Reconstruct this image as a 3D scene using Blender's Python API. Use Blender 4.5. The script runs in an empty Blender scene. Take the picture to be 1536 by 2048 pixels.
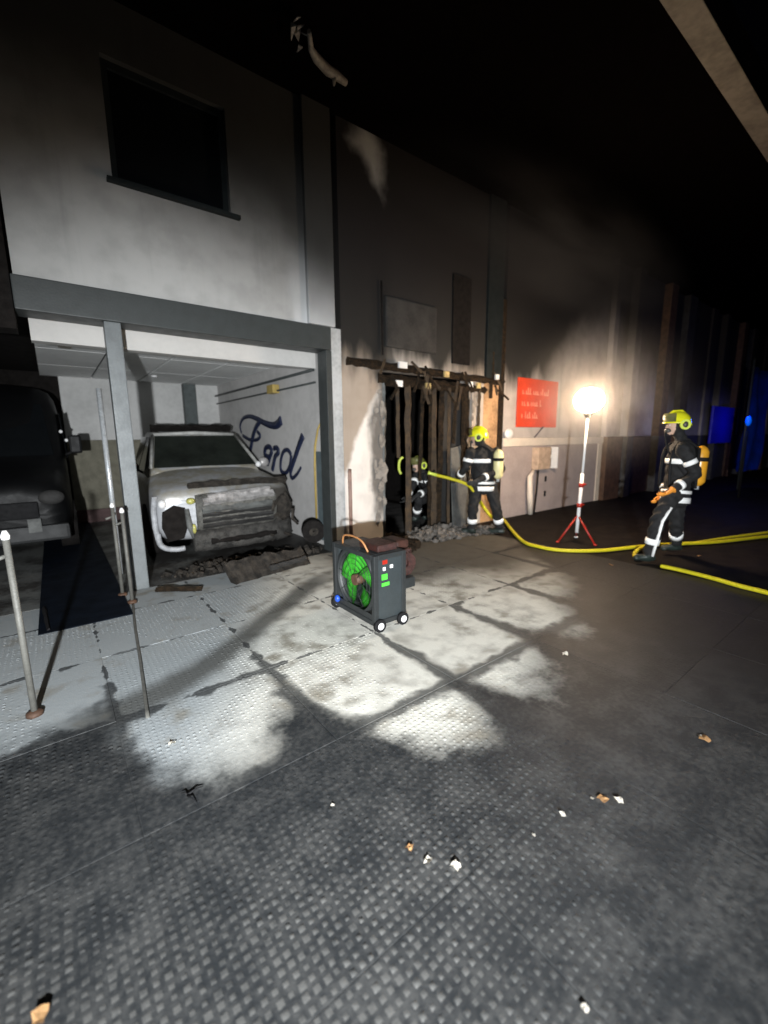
import bpy, bmesh, math, random
import numpy as np
from mathutils import Vector, Matrix, Euler
random.seed(7)
R = math.radians
S = bpy.context.scene
COL = S.collection

# ------------------------------------------------------------------ camera
YAW, PITCH, ROLL, FPX, HCAM = R(37.5), R(9.94), R(-.56), 854.0, 1.62
_fw = Vector((math.sin(YAW)*math.cos(PITCH), math.cos(YAW)*math.cos(PITCH), -math.sin(PITCH)))
_rt = Vector((math.cos(YAW), -math.sin(YAW), 0))
_up = _rt.cross(_fw)
RT = _rt*math.cos(ROLL) + _up*math.sin(ROLL)
UP = -_rt*math.sin(ROLL) + _up*math.cos(ROLL)
cam_data = bpy.data.cameras.new('camera')
cam = bpy.data.objects.new('camera', cam_data)
COL.objects.link(cam)
m = Matrix((RT, UP, -_fw)).transposed().to_4x4()
m.translation = Vector((0, 0, HCAM))
cam.matrix_world = m
cam_data.sensor_fit = 'HORIZONTAL'
cam_data.sensor_width = 36
cam_data.lens = FPX/1536*36
cam_data.clip_end = 600
cam_data.clip_start = .05
cam_data.dof.use_dof = True
cam_data.dof.focus_distance = 2.9
cam_data.dof.aperture_fstop = 1.25
S.camera = cam
# ------------------------------------------------------------------ night sky, dim moon
W = bpy.data.worlds.new('World'); S.world = W; W.use_nodes = True
nt = W.node_tree
sky = nt.nodes.new('ShaderNodeTexSky'); sky.sky_type = 'NISHITA'; sky.sun_disc = False
sky.sun_elevation = R(-4); sky.sun_rotation = R(200)
nt.links.new(sky.outputs[0], nt.nodes['Background'].inputs[0])
nt.nodes['Background'].inputs[1].default_value = .03
def lamp(name, kind, loc, energy, color, aim=None, **kw):
    d = bpy.data.lights.new(name, kind); d.energy = energy; d.color = color
    for k, v in kw.items(): setattr(d, k, v)
    o = bpy.data.objects.new(name, d); COL.objects.link(o); o.location = loc
    if aim is not None:
        o.rotation_euler = (Vector(aim)-Vector(loc)).to_track_quat('-Z', 'Y').to_euler()
    return o
lamp('moon', 'SUN', (0, 0, 30), .004, (.8, .9, 1), aim=(-6, 4, 0), angle=R(.5))
# scene floodlight of the fire brigade, stands out of frame behind the photographer's left
KEY = Vector((-.75, -1.3, 1.45))
_k = lamp('floodlight_beam', 'SPOT', KEY, 3300, (.95, .98, 1.0), aim=KEY+Vector((math.sin(R(32)), math.cos(R(32)), -.15)),
     spot_size=R(72), spot_blend=1.0, shadow_soft_size=.05)
_k.scale = (1.9, 1, 1)      # a flood lamp's beam is wider than it is high
S.view_settings.view_transform = 'Standard'
S.view_settings.look = 'None'
S.view_settings.exposure = 0
S.view_settings.gamma = 1
S.render.engine = 'CYCLES'
S.cycles.max_bounces = 6

# ------------------------------------------------------------------ helpers: real positions from sight lines
def ray(px, py): return RT*(px-768) + UP*(1024-py) + _fw*FPX
CAM = Vector((0, 0, HCAM))
def gnd(px, py, z=0.0): d = ray(px, py); return CAM + d*((z-HCAM)/d.z)
def onY(px, py, Y): d = ray(px, py); return CAM + d*(Y/d.y)
def onX(px, py, X): d = ray(px, py); return CAM + d*(X/d.x)
FH = Vector((math.sin(YAW), math.cos(YAW), 0))
def onD(px, py, depth): d = ray(px, py); return CAM + d*(depth/d.dot(FH))

# ------------------------------------------------------------------ node maths
class N:
    def __init__(s, t, sock): s.t, s.s = t, sock
    def _m(s, op, *a, clamp=False):
        n = s.t.nodes.new('ShaderNodeMath'); n.operation = op; n.use_clamp = clamp
        for i, v in enumerate((s,)+a):
            if isinstance(v, N): s.t.links.new(v.s, n.inputs[i])
            else: n.inputs[i].default_value = v
        return N(s.t, n.outputs[0])
    def __add__(s, o): return s._m('ADD', o)
    def __sub__(s, o): return s._m('SUBTRACT', o)
    def __mul__(s, o): return s._m('MULTIPLY', o)
    def __truediv__(s, o): return s._m('DIVIDE', o)
    __radd__ = __add__; __rmul__ = __mul__
    def __rsub__(s, o): return (s*-1)+o
    def abs(s): return s._m('ABSOLUTE')
    def mx(s, o): return s._m('MAXIMUM', o)
    def mn(s, o): return s._m('MINIMUM', o)
    def fr(s): return s._m('FRACT')
    def ss(s, a, b):
        n = s.t.nodes.new('ShaderNodeMapRange'); n.interpolation_type = 'SMOOTHSTEP'
        s.t.links.new(s.s, n.inputs[0])
        lo, hi, f, g = (a, b, 0, 1) if a < b else (b, a, 1, 0)
        for i, v in ((1, lo), (2, hi), (3, f), (4, g)): n.inputs[i].default_value = v
        return N(s.t, n.outputs[0])
    def curve(s, pts, x0, x1, y1):
        n = s.t.nodes.new('ShaderNodeFloatCurve'); c = n.mapping.curves[0]
        p = [((x-x0)/(x1-x0), y/y1) for x, y in pts]
        while len(c.points) < len(p): c.points.new(.5, .5)
        for q, v in zip(c.points, p): q.location = v
        n.mapping.update()
        u = (s-x0)/(x1-x0)
        s.t.links.new(u.s, n.inputs['Value']); n.inputs['Factor'].default_value = 1
        return N(s.t, n.outputs[0])*y1
class Mat:
    def __init__(s, name):
        s.m = bpy.data.materials.new(name); s.m.use_nodes = True
        s.t = s.m.node_tree; s.b = s.t.nodes['Principled BSDF']
        g = s.t.nodes.new('ShaderNodeNewGeometry'); s.pos = g.outputs['Position']
        x = s.t.nodes.new('ShaderNodeSeparateXYZ'); s.t.links.new(s.pos, x.inputs[0])
        s.x, s.y, s.z = (N(s.t, x.outputs[i]) for i in range(3))
    def noise(s, scale, detail=3, obj=False, stretch=None, rough=.5):
        n = s.t.nodes.new('ShaderNodeTexNoise'); n.inputs['Scale'].default_value = scale
        n.inputs['Detail'].default_value = detail; n.inputs['Roughness'].default_value = rough
        src = s.pos
        if obj:
            src = s.t.nodes.new('ShaderNodeTexCoord').outputs['Object']
        if stretch:
            mp = s.t.nodes.new('ShaderNodeMapping'); mp.inputs['Scale'].default_value = stretch
            s.t.links.new(src, mp.inputs[0]); src = mp.outputs[0]
        s.t.links.new(src, n.inputs['Vector'])
        return N(s.t, n.outputs[0])
    def mix(s, a, b, f):
        n = s.t.nodes.new('ShaderNodeMix'); n.data_type = 'RGBA'
        for i, v in ((6, a), (7, b)):
            if isinstance(v, tuple): n.inputs[i].default_value = (*v, 1)
            else: s.t.links.new(v, n.inputs[i])
        if isinstance(f, N): s.t.links.new(f.s, n.inputs[0])
        else: n.inputs[0].default_value = f
        return n.outputs[2]
    def set(s, color=None, rough=None, metal=None, bump=None, bd=.01, bs=.5, emit=None, es=0, coat=None, spec=None, trans=None):
        def put(k, v):
            i = s.b.inputs[k]
            if isinstance(v, N): s.t.links.new(v.s, i)
            elif isinstance(v, tuple): i.default_value = (*v, 1)
            elif hasattr(v, 'node'): s.t.links.new(v, i)
            else: i.default_value = v
        if color is not None: put('Base Color', color)
        if rough is not None: put('Roughness', rough)
        if metal is not None: put('Metallic', metal)
        if coat is not None: put('Coat Weight', coat)
        if spec is not None: put('Specular IOR Level', spec)
        if trans is not None: put('Transmission Weight', trans)
        if emit is not None: put('Emission Color', emit); put('Emission Strength', es)
        if bump is not None:
            b = s.t.nodes.new('ShaderNodeBump'); b.inputs['Strength'].default_value = bs; b.inputs['Distance'].default_value = bd
            s.t.links.new(bump.s, b.inputs['Height']); s.t.links.new(b.outputs[0], s.b.inputs['Normal'])
        return s.m
def simple(name, c, rough=.6, metal=0, var=.25, scale=8, bump=.3, bd=.004, coat=0, c2=None):
    M = Mat(name); n = M.noise(scale, 4); n2 = M.noise(scale*7, 3)
    d = c2 or tuple(v*(1-var*1.6) for v in c)
    col = M.mix(c, d, (n*.65+n2*.35).ss(.35, .7))
    return M.set(col, rough=n*.25+(rough-.12), metal=metal, bump=n2, bd=bd, bs=bump, coat=coat)

# ------------------------------------------------------------------ materials
def m_ground(name, slabbed=True, stud=False):
    M = Mat(name)
    n1 = M.noise(1.1, 3); n2 = M.noise(5.5, 4); n3 = M.noise(34, 3); n4 = M.noise(140, 2)
    wet = M.mix((.017, .019, .021), (.048, .049, .049), (n2*.5+n3*.5).ss(.38, .68))
    wet = M.mix(wet, (.012, .010, .009), (M.x-M.y*.3+(n1-.5)*1.5).ss(2.2, 4.2)*.8)
    if not slabbed:
        col = M.mix((.008, .0065, .006), (.020, .016, .013), (n2*.6+n3*.4).ss(.35, .68))
        return M.set(col, rough=n1*.3+.6, bump=n4*.6+n3*.4, bd=.006, bs=.7, spec=.1)
    b = M.x.curve([(-2, 2.7), (-.4, 2.66), (0, 2.72), (.1, 2.45), (.28, 2.04), (.62, 1.85), (1.02, 2.2), (1.15, 1.95), (1.55, 1.33),
                   (1.85, 1.45), (1.98, 1.72), (2.25, 1.36), (2.7, 1.5), (2.95, 1.9), (3.3, 1.62), (3.7, 1.9), (4.4, 2.3), (5.0, 3.0), (5.4, 3.6), (6, 4)], -2, 6, 4)
    e = M.y-b+(n1-.5)*.45+(n2-.5)*.55+(n3-.5)*.12
    fu = ((M.x-.12)/.93).fr()-.5; fv = ((M.y-.88)/.93).fr()-.5
    dj = .465-(fu.abs().mx(fv.abs())*.93)
    jw = (1.1-e).mx(.05).mn(1.0)*.13
    joint = ((dj+(n2-.5)*.16)/jw).ss(.25, 1.0)
    dry = e.ss(-.12, .34)*(joint*.85+.15)
    # old hose run-off line and grime nearer the burnt doorway
    st = M.x.curve([(-2, 2.6), (0, 2.8), (.5, 2.95), (1.05, 3.3), (1.6, 3.72), (2.3, 4.2), (3.2, 4.3), (6, 4.3)], -2, 6, 6)
    streak = (M.y-st+(n2-.5)*.14).abs().ss(.05, .25)
    streak = streak.mx(M.x.ss(2.1, 2.9)).mx(M.x.ss(.1, -.3))
    grime = (M.y+M.x*.42+(n1-.5)*1.4).ss(4.3, 5.3)*M.x.ss(2.3, 3.2)
    grime2 = (M.x*.8+M.y*.15+(n1-.5)*.9).ss(3.0, 4.2)
    spot = (n1*.5+n2*.5).ss(.52, .66)
    pale = M.mix((.64, .63, .57), (.42, .41, .37), n2.ss(.4, .7))
    pale = M.mix(pale, (.30, .325, .335), (M.x*-1+M.y*.5).ss(.1, .9))
    pale = M.mix(pale, (.16, .135, .09), spot*.6)
    pale = M.mix(pale, (.26, .25, .22), grime2*.6)
    pale = M.mix(pale, (.055, .048, .038), grime*.9)
    pale = M.mix((.06, .06, .055), pale, streak*.85+.15)
    if stud: wet = M.mix(wet, (.085, .085, .082), (M.y+M.x*.30+(n1-.5)*.9).ss(1.95, 1.15)*(n2*.5+n1*.5+(n3-.5)*.4).ss(.28, .62)*(M.x-M.y*.9+(n1-.5)*.8).ss(1.15, .1)*.9)
    col = M.mix(wet, pale, dry)
    rg = dry*.3+.58+(n3-.5)*.25
    return M.set(col, rough=rg, bump=n4*.4+n3*.6, bd=.005, bs=.5, spec=.3)
G_STUD = m_ground('worn tops of the paving studs', True, True)
G_SLAB = m_ground('wet and dry concrete paving')
G_ASPH = m_ground('sooty wet asphalt', False)

def m_wall(name, base=(.60, .60, .585), ent=True, left=False):
    M = Mat(name)
    n1 = M.noise(.8, 4); n2 = M.noise(3.5, 4); n3 = M.noise(60, 3); nv = M.noise(2.2, 4, stretch=(1.6, 1, .35))
    col = M.mix(base, tuple(v*.84 for v in base), n2.ss(.4, .7))
    col = M.mix(col, tuple(v*.55 for v in base), M.noise(1.7, 5, stretch=(2.6, 1, .16), rough=.7).ss(.5, .8)*.45)
    if left:
        up = (M.z+(n1-.5)*.8+(M.x-.8).mx(0)*.42+M.x.ss(2.77, 2.79)*.25).ss(3.45, 5.2)  # soot and the beam's upward fade, both put into the colour
        so = (up*1.0).mn(1)
        # whiter splash near the corner stands for lamp light, painted into the colour
        w = (M.x+(nv-.5)*.5).ss(2.45, 2.85)*(M.z+(nv-.5)*.5).ss(4.2, 3.6)
        col = M.mix(col, (.78, .80, .82), w*.8)
        col = M.mix(col, (.022, .022, .021), so*.95)
    if ent:
        hw = (M.z-2.4).mx(0)*1.1+2.5+(n1-.5)*1.2
        pl = ((M.x-5.1).abs()-hw).ss(.9, -.3)*(M.z+(nv-.5)*.9).ss(2.35, 2.95)
        far = (M.z+(n1-.5)*.8-(M.x-8)*.05+(M.x-10.9).mx(0).mn(4)*.45).ss(2.6, 4.7)  # darker with height: fading lamp light painted into the wall colour
        eave_glow = ((M.x-3.80+(M.z-5.4)*.35).abs()*1.3+(M.z-5.42).abs()*.7+(n2-.5)*.5+(nv-.5)*.4).ss(.5, .0)  # bright reflection below the eave, painted as a pale patch
        col = M.mix(col, (.26, .19, .13), ((M.z-1.1-(M.x-3.29)*2.1+(n2-.5)*.5).ss(-.1, .12))*M.x.ss(4.2, 4.0)*.75)
        col = M.mix(col, (.22, .17, .13), ((M.x-5.98).abs()+(n2-.5)*.5).ss(.9, .1)*.6)
        edge = ((M.x-3.98).abs()+(nv-.5)*.45+(n2-.5)*.25).ss(.26, .08)*M.z.ss(.1, .6)
        col = M.mix(col, (.05, .045, .04), edge*.85)
        col = M.mix(col, (.018, .0185, .018), pl*.975)
        col = M.mix(col, (.02, .018, .018), far*.965)
        col = M.mix(col, (.50, .50, .49), eave_glow*.8)
    return M.set(col, rough=.85, bump=n3*.5+n2*.5, bd=.004, bs=.5, spec=.08)
WALL_L = m_wall('white render, soot and painted light fade above', (.46, .46, .45), ent=False, left=True)
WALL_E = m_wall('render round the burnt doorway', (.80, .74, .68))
WALL_W = m_wall('warm white cladding', (.52, .47, .44))
INNER = simple('painted inner wall', (.54, .54, .53), .8, var=.12, scale=2)
CEIL = simple('ceiling board', (.85, .86, .85), .85, var=.08, scale=2)
BAND = simple('white inner beam paint', (.52, .51, .49), .7, var=.06, scale=3)
STEEL = simple('dark grey painted steel', (.042, .048, .048), .5, var=.15)
STEEL_L = simple('mid grey painted steel', (.15, .165, .17), .45, var=.15)
DARKST = simple('dark green grey cladding', (.018, .022, .023), .55, var=.2)
SOOT_SHADE = simple('soot and shade', (.014, .012, .011), .9, var=.3, scale=12)  # real soot, and also the black for shaded garage parts
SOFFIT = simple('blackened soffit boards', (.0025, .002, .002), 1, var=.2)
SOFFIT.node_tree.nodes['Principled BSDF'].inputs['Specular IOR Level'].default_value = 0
FASCIA = simple('beige fascia board', (.17, .155, .13), .8, var=.3, scale=2)
CHAR = simple('charred timber', (.012, .010, .008), .85, scale=18, bump=.9, bd=.02, c2=(.05, .032, .018))
CHAR2 = simple('scorched timber', (.075, .045, .02), .75, scale=10, bump=.9, bd=.02, c2=(.03, .022, .016))
GREYP = simple('grey scorched panel', (.14, .145, .14), .7, var=.35, scale=4)
GREYP2 = simple('smoked panel', (.032, .031, .030), .8, var=.35, scale=4)
GLASSD = simple('dark window glass', (.006, .007, .008), .08, var=.1, bump=0)
BLACK = simple('black rubber and shadow black', (.014, .014, .015), .7, var=.2, scale=20)
CHROME = simple('worn stainless steel', (.50, .53, .55), .3, .3, var=.2, scale=20)
POSTM = simple('dusty post metal', (.13, .128, .115), .6, .1, var=.2, scale=20)
PINK = simple('pinkish plinth render', (.42, .35, .33), .8, var=.12, scale=3)
RAILM = simple('cream rail', (.75, .66, .56), .6, var=.08)
BROWN = simple('brown rusty panel', (.10, .05, .028), .7, var=.35)
GREYD = simple('dark plinth', (.07, .068, .07), .7, var=.3)
RED = simple('red sign board', (.80, .06, .012), .5, var=.12, scale=4)
SIGNW = simple('faded sign lettering', (.85, .28, .18), .6, var=.1)
INKBL = simple('dark blue lettering', (.012, .018, .05), .5, var=.2)
BLUECL = simple('dark navy floor sheet', (.002, .0055, .013), .65, var=.4, scale=5, bump=.3, bd=.006)
GREYCL = simple('grey tarpaulin', (.15, .16, .155), .8, var=.25, scale=3, bump=.6, bd=.03)
YEL = simple('yellow trim', (.40, .29, .08), .6, var=.15)
SLATE = simple('slate blue panel', (.10, .13, .14), .6, var=.15)
WHITE = simple('white enamel and painted glints', (.78, .78, .78), .5, var=.05)
HOSE = simple('yellow fire hose', (.62, .55, .01), .6, var=.15, scale=30, bump=.5)
PAPER = simple('scrap of paper', (.78, .74, .66), .8, var=.1, scale=40)
LEAF = simple('dry leaf', (.55, .32, .14), .8, var=.25, scale=40)
RUB = simple('rubble', (.20, .18, .16), .9, var=.5, scale=14, bump=.9, bd=.02)
FANG = simple('green fan blade plastic', (.08, .62, .05), .45, var=.15)
FANK = simple('black frame plastic', (.022, .025, .026), .5, var=.2)
FANP = simple('dark slate side panel', (.032, .040, .043), .45, var=.15)
ENG = simple('scorched red brown engine', (.05, .014, .010), .5, var=.5, scale=30, bump=.8, bd=.01)
REDP = simple('red plastic', (.36, .02, .01), .4, var=.15)
BLUP = simple('blue plastic', (.02, .09, .55), .35, var=.1)
ORN = simple('orange rubber', (.38, .17, .06), .5, var=.15)
COPP = simple('brown downpipe', (.30, .19, .15), .5, var=.2)
for _m in (SOOT_SHADE, CHAR, BLUECL, GREYCL, DARKST, GLASSD, BLACK): _m.node_tree.nodes['Principled BSDF'].inputs['Specular IOR Level'].default_value = .12
# people
CLOTH = simple('black turnout fabric', (.012, .012, .013), .85, var=.3, scale=20, bump=.7, bd=.006)
REFL = simple('reflective tape', (.95, .96, .95), .35, var=.02, scale=40)
REFY = simple('lime reflective tape', (.70, .82, .12), .4, var=.05, scale=40)
SKIN = simple('skin', (.55, .36, .27), .6, var=.05, scale=30)
GLOVE = simple('orange work glove', (.80, .30, .03), .7, var=.15, scale=30)
GLOVEK = simple('dark glove', (.03, .03, .03), .8, var=.15, scale=30)
BOOT = simple('rubber boot', (.02, .03, .026), .5, var=.2)
HELM = simple('yellow helmet shell', (.82, .80, .02), .25, var=.05, coat=.5)
TANK = simple('amber air cylinder', (.80, .38, .03), .3, var=.12, coat=.5)
MASKM = simple('face mask rubber', (.06, .055, .05), .4, var=.1)
# car
def m_carpaint():
    M = Mat('burnt silver car paint')
    n = M.noise(4, 4); n2 = M.noise(14, 4)
    tc = N(M.t, M.t.nodes.new('ShaderNodeTexCoord').outputs['Object'])
    sp = M.t.nodes.new('ShaderNodeSeparateXYZ'); M.t.links.new(tc.s, sp.inputs[0])
    x, y, z = (N(M.t, sp.outputs[i]) for i in range(3))
    c = M.mix((.42, .43, .45), (.32, .295, .235), (n*.6+n2*.4).ss(.35, .6)*(z.ss(.75, 1.0)))
    burn = ((x+(n-.5)*.9).ss(-.38, .05)*z.ss(1.0, .88)*y.ss(1.2, .5)).mx((z+(n2-.5)*.10-.02).ss(1.70, 1.745))
    burn = burn.mx(x.ss(.78, .90)*z.ss(1.15, 1.0))
    c = M.mix(c, (.045, .040, .034), burn)
    return M.set(c, rough=burn*.4+n2*.3+.28, metal=.25, bump=n2, bd=.006, bs=.5)
CARP = m_carpaint()
GREYB = simple('heat greyed plastic', (.15, .145, .13), .75, var=.5, scale=7, bump=.8, bd=.015)
GREYB2 = simple('scorched bumper plastic', (.07, .066, .06), .8, var=.55, scale=9, bump=.9, bd=.02)
PALEB = simple('pale bumper plastic', (.42, .43, .45), .6, var=.3, scale=12)
CARD = simple('dark car paint', (.0028, .003, .0035), .5, .0, var=.2)
CARD.node_tree.nodes['Principled BSDF'].inputs['Specular IOR Level'].default_value = .2
BURNT = simple('burnt plastic', (.022, .020, .018), .8, var=.5, scale=14, bump=.9, bd=.02, c2=(.07, .06, .05))
GRILLE = simple('heat dulled grille bar', (.55, .53, .52), .45, .4, var=.35, scale=16)
WINDS = simple('sooty windscreen', (.016, .020, .016), .5, var=.4, scale=4)
TYRE = simple('burnt tyre', (.018, .016, .015), .9, var=.3, scale=16, bump=.8, bd=.01)
LAMPG = simple('yellowed lamp lens', (.50, .48, .14), .3, var=.4, scale=20)

for _m in (BURNT, WINDS, TYRE): _m.node_tree.nodes['Principled BSDF'].inputs['Specular IOR Level'].default_value = .15
# ------------------------------------------------------------------ mesh builder
class MB:
    def __init__(s): s.b = bmesh.new()
    def box(s, a, b, bev=0):
        vs = [s.b.verts.new((x, y, z)) for x in (a[0], b[0]) for y in (a[1], b[1]) for z in (a[2], b[2])]
        fs = [s.b.faces.new([vs[i] for i in f]) for f in ((0,1,3,2),(4,6,7,5),(0,4,5,1),(2,3,7,6),(0,2,6,4),(1,5,7,3))]
        if bev:
            es = list({e for f in fs for e in f.edges})
            bmesh.ops.bevel(s.b, geom=es, offset=bev, segments=2, affect='EDGES', profile=.6)
        return s
    def poly(s, pts, th, n):
        """flat polygon given thickness along n"""
        n = Vector(n)*th; a = [s.b.verts.new(Vector(p)) for p in pts]; c = [s.b.verts.new(Vector(p)+n) for p in pts]
        s.b.faces.new(a); s.b.faces.new(c[::-1]); k = len(pts)
        for i in range(k): s.b.faces.new((a[i], c[i], c[(i+1) % k], a[(i+1) % k]))
        return s
    def tube(s, pts, r, n=10, cap=True, flat=1.0):
        pts = [Vector(p) for p in pts]; rr = r if isinstance(r, (list, tuple)) else [r]*len(pts)
        rings = []; ref = None
        for i, p in enumerate(pts):
            t = (pts[min(i+1, len(pts)-1)]-pts[max(i-1, 0)]).normalized()
            if ref is None: ref = t.cross(Vector((0, 0, 1))) if abs(t.z) < .9 else t.cross(Vector((1, 0, 0)))
            u = (ref-t*ref.dot(t)).normalized(); ref = u; v = t.cross(u)
            rings.append([s.b.verts.new(p+u*math.cos(a)*rr[i]+v*math.sin(a)*rr[i]*flat) for a in [2*math.pi*k/n for k in range(n)]])
        for A, B in zip(rings, rings[1:]):
            for k in range(n): s.b.faces.new((A[k], A[(k+1) % n], B[(k+1) % n], B[k])).smooth = True
        if cap: s.b.faces.new(rings[0][::-1]); s.b.faces.new(rings[-1])
        return s
    def ell(s, c, r, rot=None, seg=16, rings=10):
        mt = Matrix.Translation(Vector(c)) @ (rot.to_4x4() if rot is not None else Matrix()) @ Matrix.Diagonal((*r, 1))
        g = bmesh.ops.create_uvsphere(s.b, u_segments=seg, v_segments=rings, radius=1, matrix=mt)
        for v in g['verts']:
            for f in v.link_faces: f.smooth = True
        return s
    def loft(s, rings, cap=True, smooth=True):
        R_ = [[s.b.verts.new(Vector(p)) for p in r] for r in rings]; n = len(R_[0])
        for A, B in zip(R_, R_[1:]):
            for k in range(n): s.b.faces.new((A[k], A[(k+1) % n], B[(k+1) % n], B[k])).smooth = smooth
        if cap: s.b.faces.new(R_[0][::-1]); s.b.faces.new(R_[-1])
        return s
    def ring(s, c, ax, ro, ri, w, n=28):
        """annulus solid about axis ax"""
        c = Vector(c); ax = Vector(ax).normalized(); u = ax.orthogonal().normalized(); v = ax.cross(u)
        L = []
        for (rad, h) in ((ro, -w/2), (ro, w/2), (ri, w/2), (ri, -w/2)):
            L.append([s.b.verts.new(c+ax*h+(u*math.cos(a)+v*math.sin(a))*rad) for a in [2*math.pi*k/n for k in range(n)]])
        for i in range(4):
            A, B = L[i], L[(i+1) % 4]
            for k in range(n): s.b.faces.new((A[k], A[(k+1) % n], B[(k+1) % n], B[k])).smooth = i in (0, 2)
        return s
    def mesh(s, name, mat):
        bmesh.ops.recalc_face_normals(s.b, faces=s.b.faces)
        me = bpy.data.meshes.new(name); s.b.to_mesh(me); s.b.free()
        me.materials.append(mat); return me
    def build(s, name, mat, parent=None, loc=None):
        o = bpy.data.objects.new(name, s.mesh(name, mat)); COL.objects.link(o)
        if loc is not None: o.location = loc
        if parent is not None: o.parent = parent
        return o
def tag(o, label=None, cat=None, group=None, kind=None):
    if label: o['label'] = label
    if cat: o['category'] = cat
    if group: o['group'] = group
    if kind: o['kind'] = kind
    return o
def empty(name, loc, label, cat, rz=0, group=None):
    o = bpy.data.objects.new(name, None); COL.objects.link(o); o.location = loc; o.rotation_euler = (0, 0, rz)
    o.empty_display_size = .2
    return tag(o, label, cat, group)
def inst(me, name, parent, loc=(0, 0, 0), rot=(0, 0, 0), scale=(1, 1, 1)):
    o = bpy.data.objects.new(name, me); COL.objects.link(o); o.parent = parent
    o.location = loc; o.rotation_euler = rot; o.scale = scale; return o

# ================================================================== GROUND
asphalt = MB().box((-150, -150, -.3), (200, 150, -.008)).build('ground', G_ASPH); tag(asphalt, kind='structure')
paving = MB().box((-3.59, -1.9, -.2), (5.71, 5.19, -.0022)).build('paving', G_SLAB); tag(paving, kind='structure')
slab_me = MB().box((-.4625, -.4625, -.05), (.463, .463, 0), bev=.0015).mesh('slab', G_SLAB)
for i in range(10):
    for j in range(7):
        cx, cy = -3.60+.93*i+.465, -1.91+.93*j+.465+.0
        if cy > 5.0: continue
        o = inst(slab_me, 'slab', paving, (cx, cy, random.uniform(-.002, .002)), (random.uniform(-.002, .002), random.uniform(-.002, .002), random.uniform(-.003, .003)))
# raised studs of the paving, joined: several thousands
def studs():
    P = .93/27
    verts = []; faces = []
    base = np.array([(-1, -1, 0), (1, -1, 0), (1, 1, 0), (-1, 1, 0), (-.55, -.55, 1), (.55, -.55, 1), (.55, .55, 1), (-.55, .55, 1)], float)
    fc = np.array([(4, 5, 6, 7), (0, 1, 5, 4), (1, 2, 6, 5), (2, 3, 7, 6), (3, 0, 4, 7)])
    rng = np.random.default_rng(3)
    pts = []
    for i in range(-1, 8):
        for j in range(-2, 5):
            x0, y0 = .12+.93*(i-1), .88+.93*(j)-.0
            if x0 < -1.9 or x0 > 5.2: continue
            if y0+.93 < -.5 or y0 > 4.2: continue
            for a in range(27):
                for b in range(27): pts.append((x0+P*(a+.5), y0+P*(b+.5)))
    pts = np.array(pts)
    # only what stands in front of the lens
    k = len(pts)
    w = rng.uniform(.0070, .0115, k); h = rng.uniform(.0008, .0040, k)
    worn = (np.sin(pts[:, 0]*3.1+1)+np.sin(pts[:, 1]*2.3+pts[:, 0]*1.7)) > .6
    h[worn] *= .45
    sg_ = lambda q: 1/(1+np.exp(-q))
    zone = sg_((pts[:, 1]-(1.66-.45*pts[:, 0])+.12*np.sin(pts[:, 0]*5))*8)*sg_((2.25-pts[:, 1])*8)*sg_((1.15-pts[:, 0])*6)
    h *= 1-.8*zone
    h *= .35+.65/(1+np.exp((pts[:, 0]-.9*pts[:, 1]-1.0)*5))
    V = base[None]*np.stack([w, w, h], 1)[:, None, :]
    V[:, :, 0] += pts[:, 0, None]+rng.normal(0, .0016, k)[:, None]; V[:, :, 1] += pts[:, 1, None]+rng.normal(0, .0016, k)[:, None]
    V[:, :, 2] += -.0005
    F = (fc[None]+8*np.arange(k)[:, None, None]).reshape(-1, 4)
    me = bpy.data.meshes.new('studs'); me.vertices.add(8*k); me.vertices.foreach_set('co', V.reshape(-1).astype(np.float32))
    me.loops.add(F.size); me.loops.foreach_set('vertex_index', F.reshape(-1).astype(np.int32))
    me.polygons.add(len(F)); me.polygons.foreach_set('loop_start', (np.arange(len(F))*4).astype(np.int32))
    me.update(calc_edges=True); me.materials.append(G_STUD)
    o = bpy.data.objects.new('studs', me); COL.objects.link(o); o.parent = paving; o['kind'] = 'stuff'
studs()
M = Mat('burnt garage floor'); n = M.noise(2.2, 4); n2 = M.noise(20, 3)
gf = M.set(M.mix((.13, .135, .13), (.022, .020, .018), ((n*.7+n2*.3)+M.x*.06-.02).ss(.36, .6)), rough=n*.4+.35, bump=n2, bd=.01, bs=.4)
tag(MB().box((-3.5, 5.2, -.2), (3.14, 10.35, -.001)).build('garage_floor', gf), kind='structure')
M = Mat('burnt hall floor'); n = M.noise(4, 4); n2 = M.noise(30, 3)
hf = M.set(M.mix((.10, .095, .09), (.018, .016, .015), (n*.6+n2*.4).ss(.4, .6)), rough=.7, bump=n2, bd=.02, bs=.8)
tag(MB().box((3.3, 5.2, -.2), (6.6, 9.4, -.0005)).build('hall_floor', hf), kind='structure')

# ================================================================== BUILDING
bld = empty('commercial_building', (3, 5.2, 0), 'two storey workshop building with sooty white walls above an open garage and burnt doorway', 'building')
def part(mb, name, mat, parent=bld, label=None):
    o = mb.build(name, mat)
    o.parent = parent
    o.matrix_parent_inverse = Matrix.Translation(parent.location).inverted() if parent is bld else Matrix()
    if parent is not bld and parent.parent is bld: pass
    if label: o['label'] = label
    return o
Y = 5.2
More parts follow.
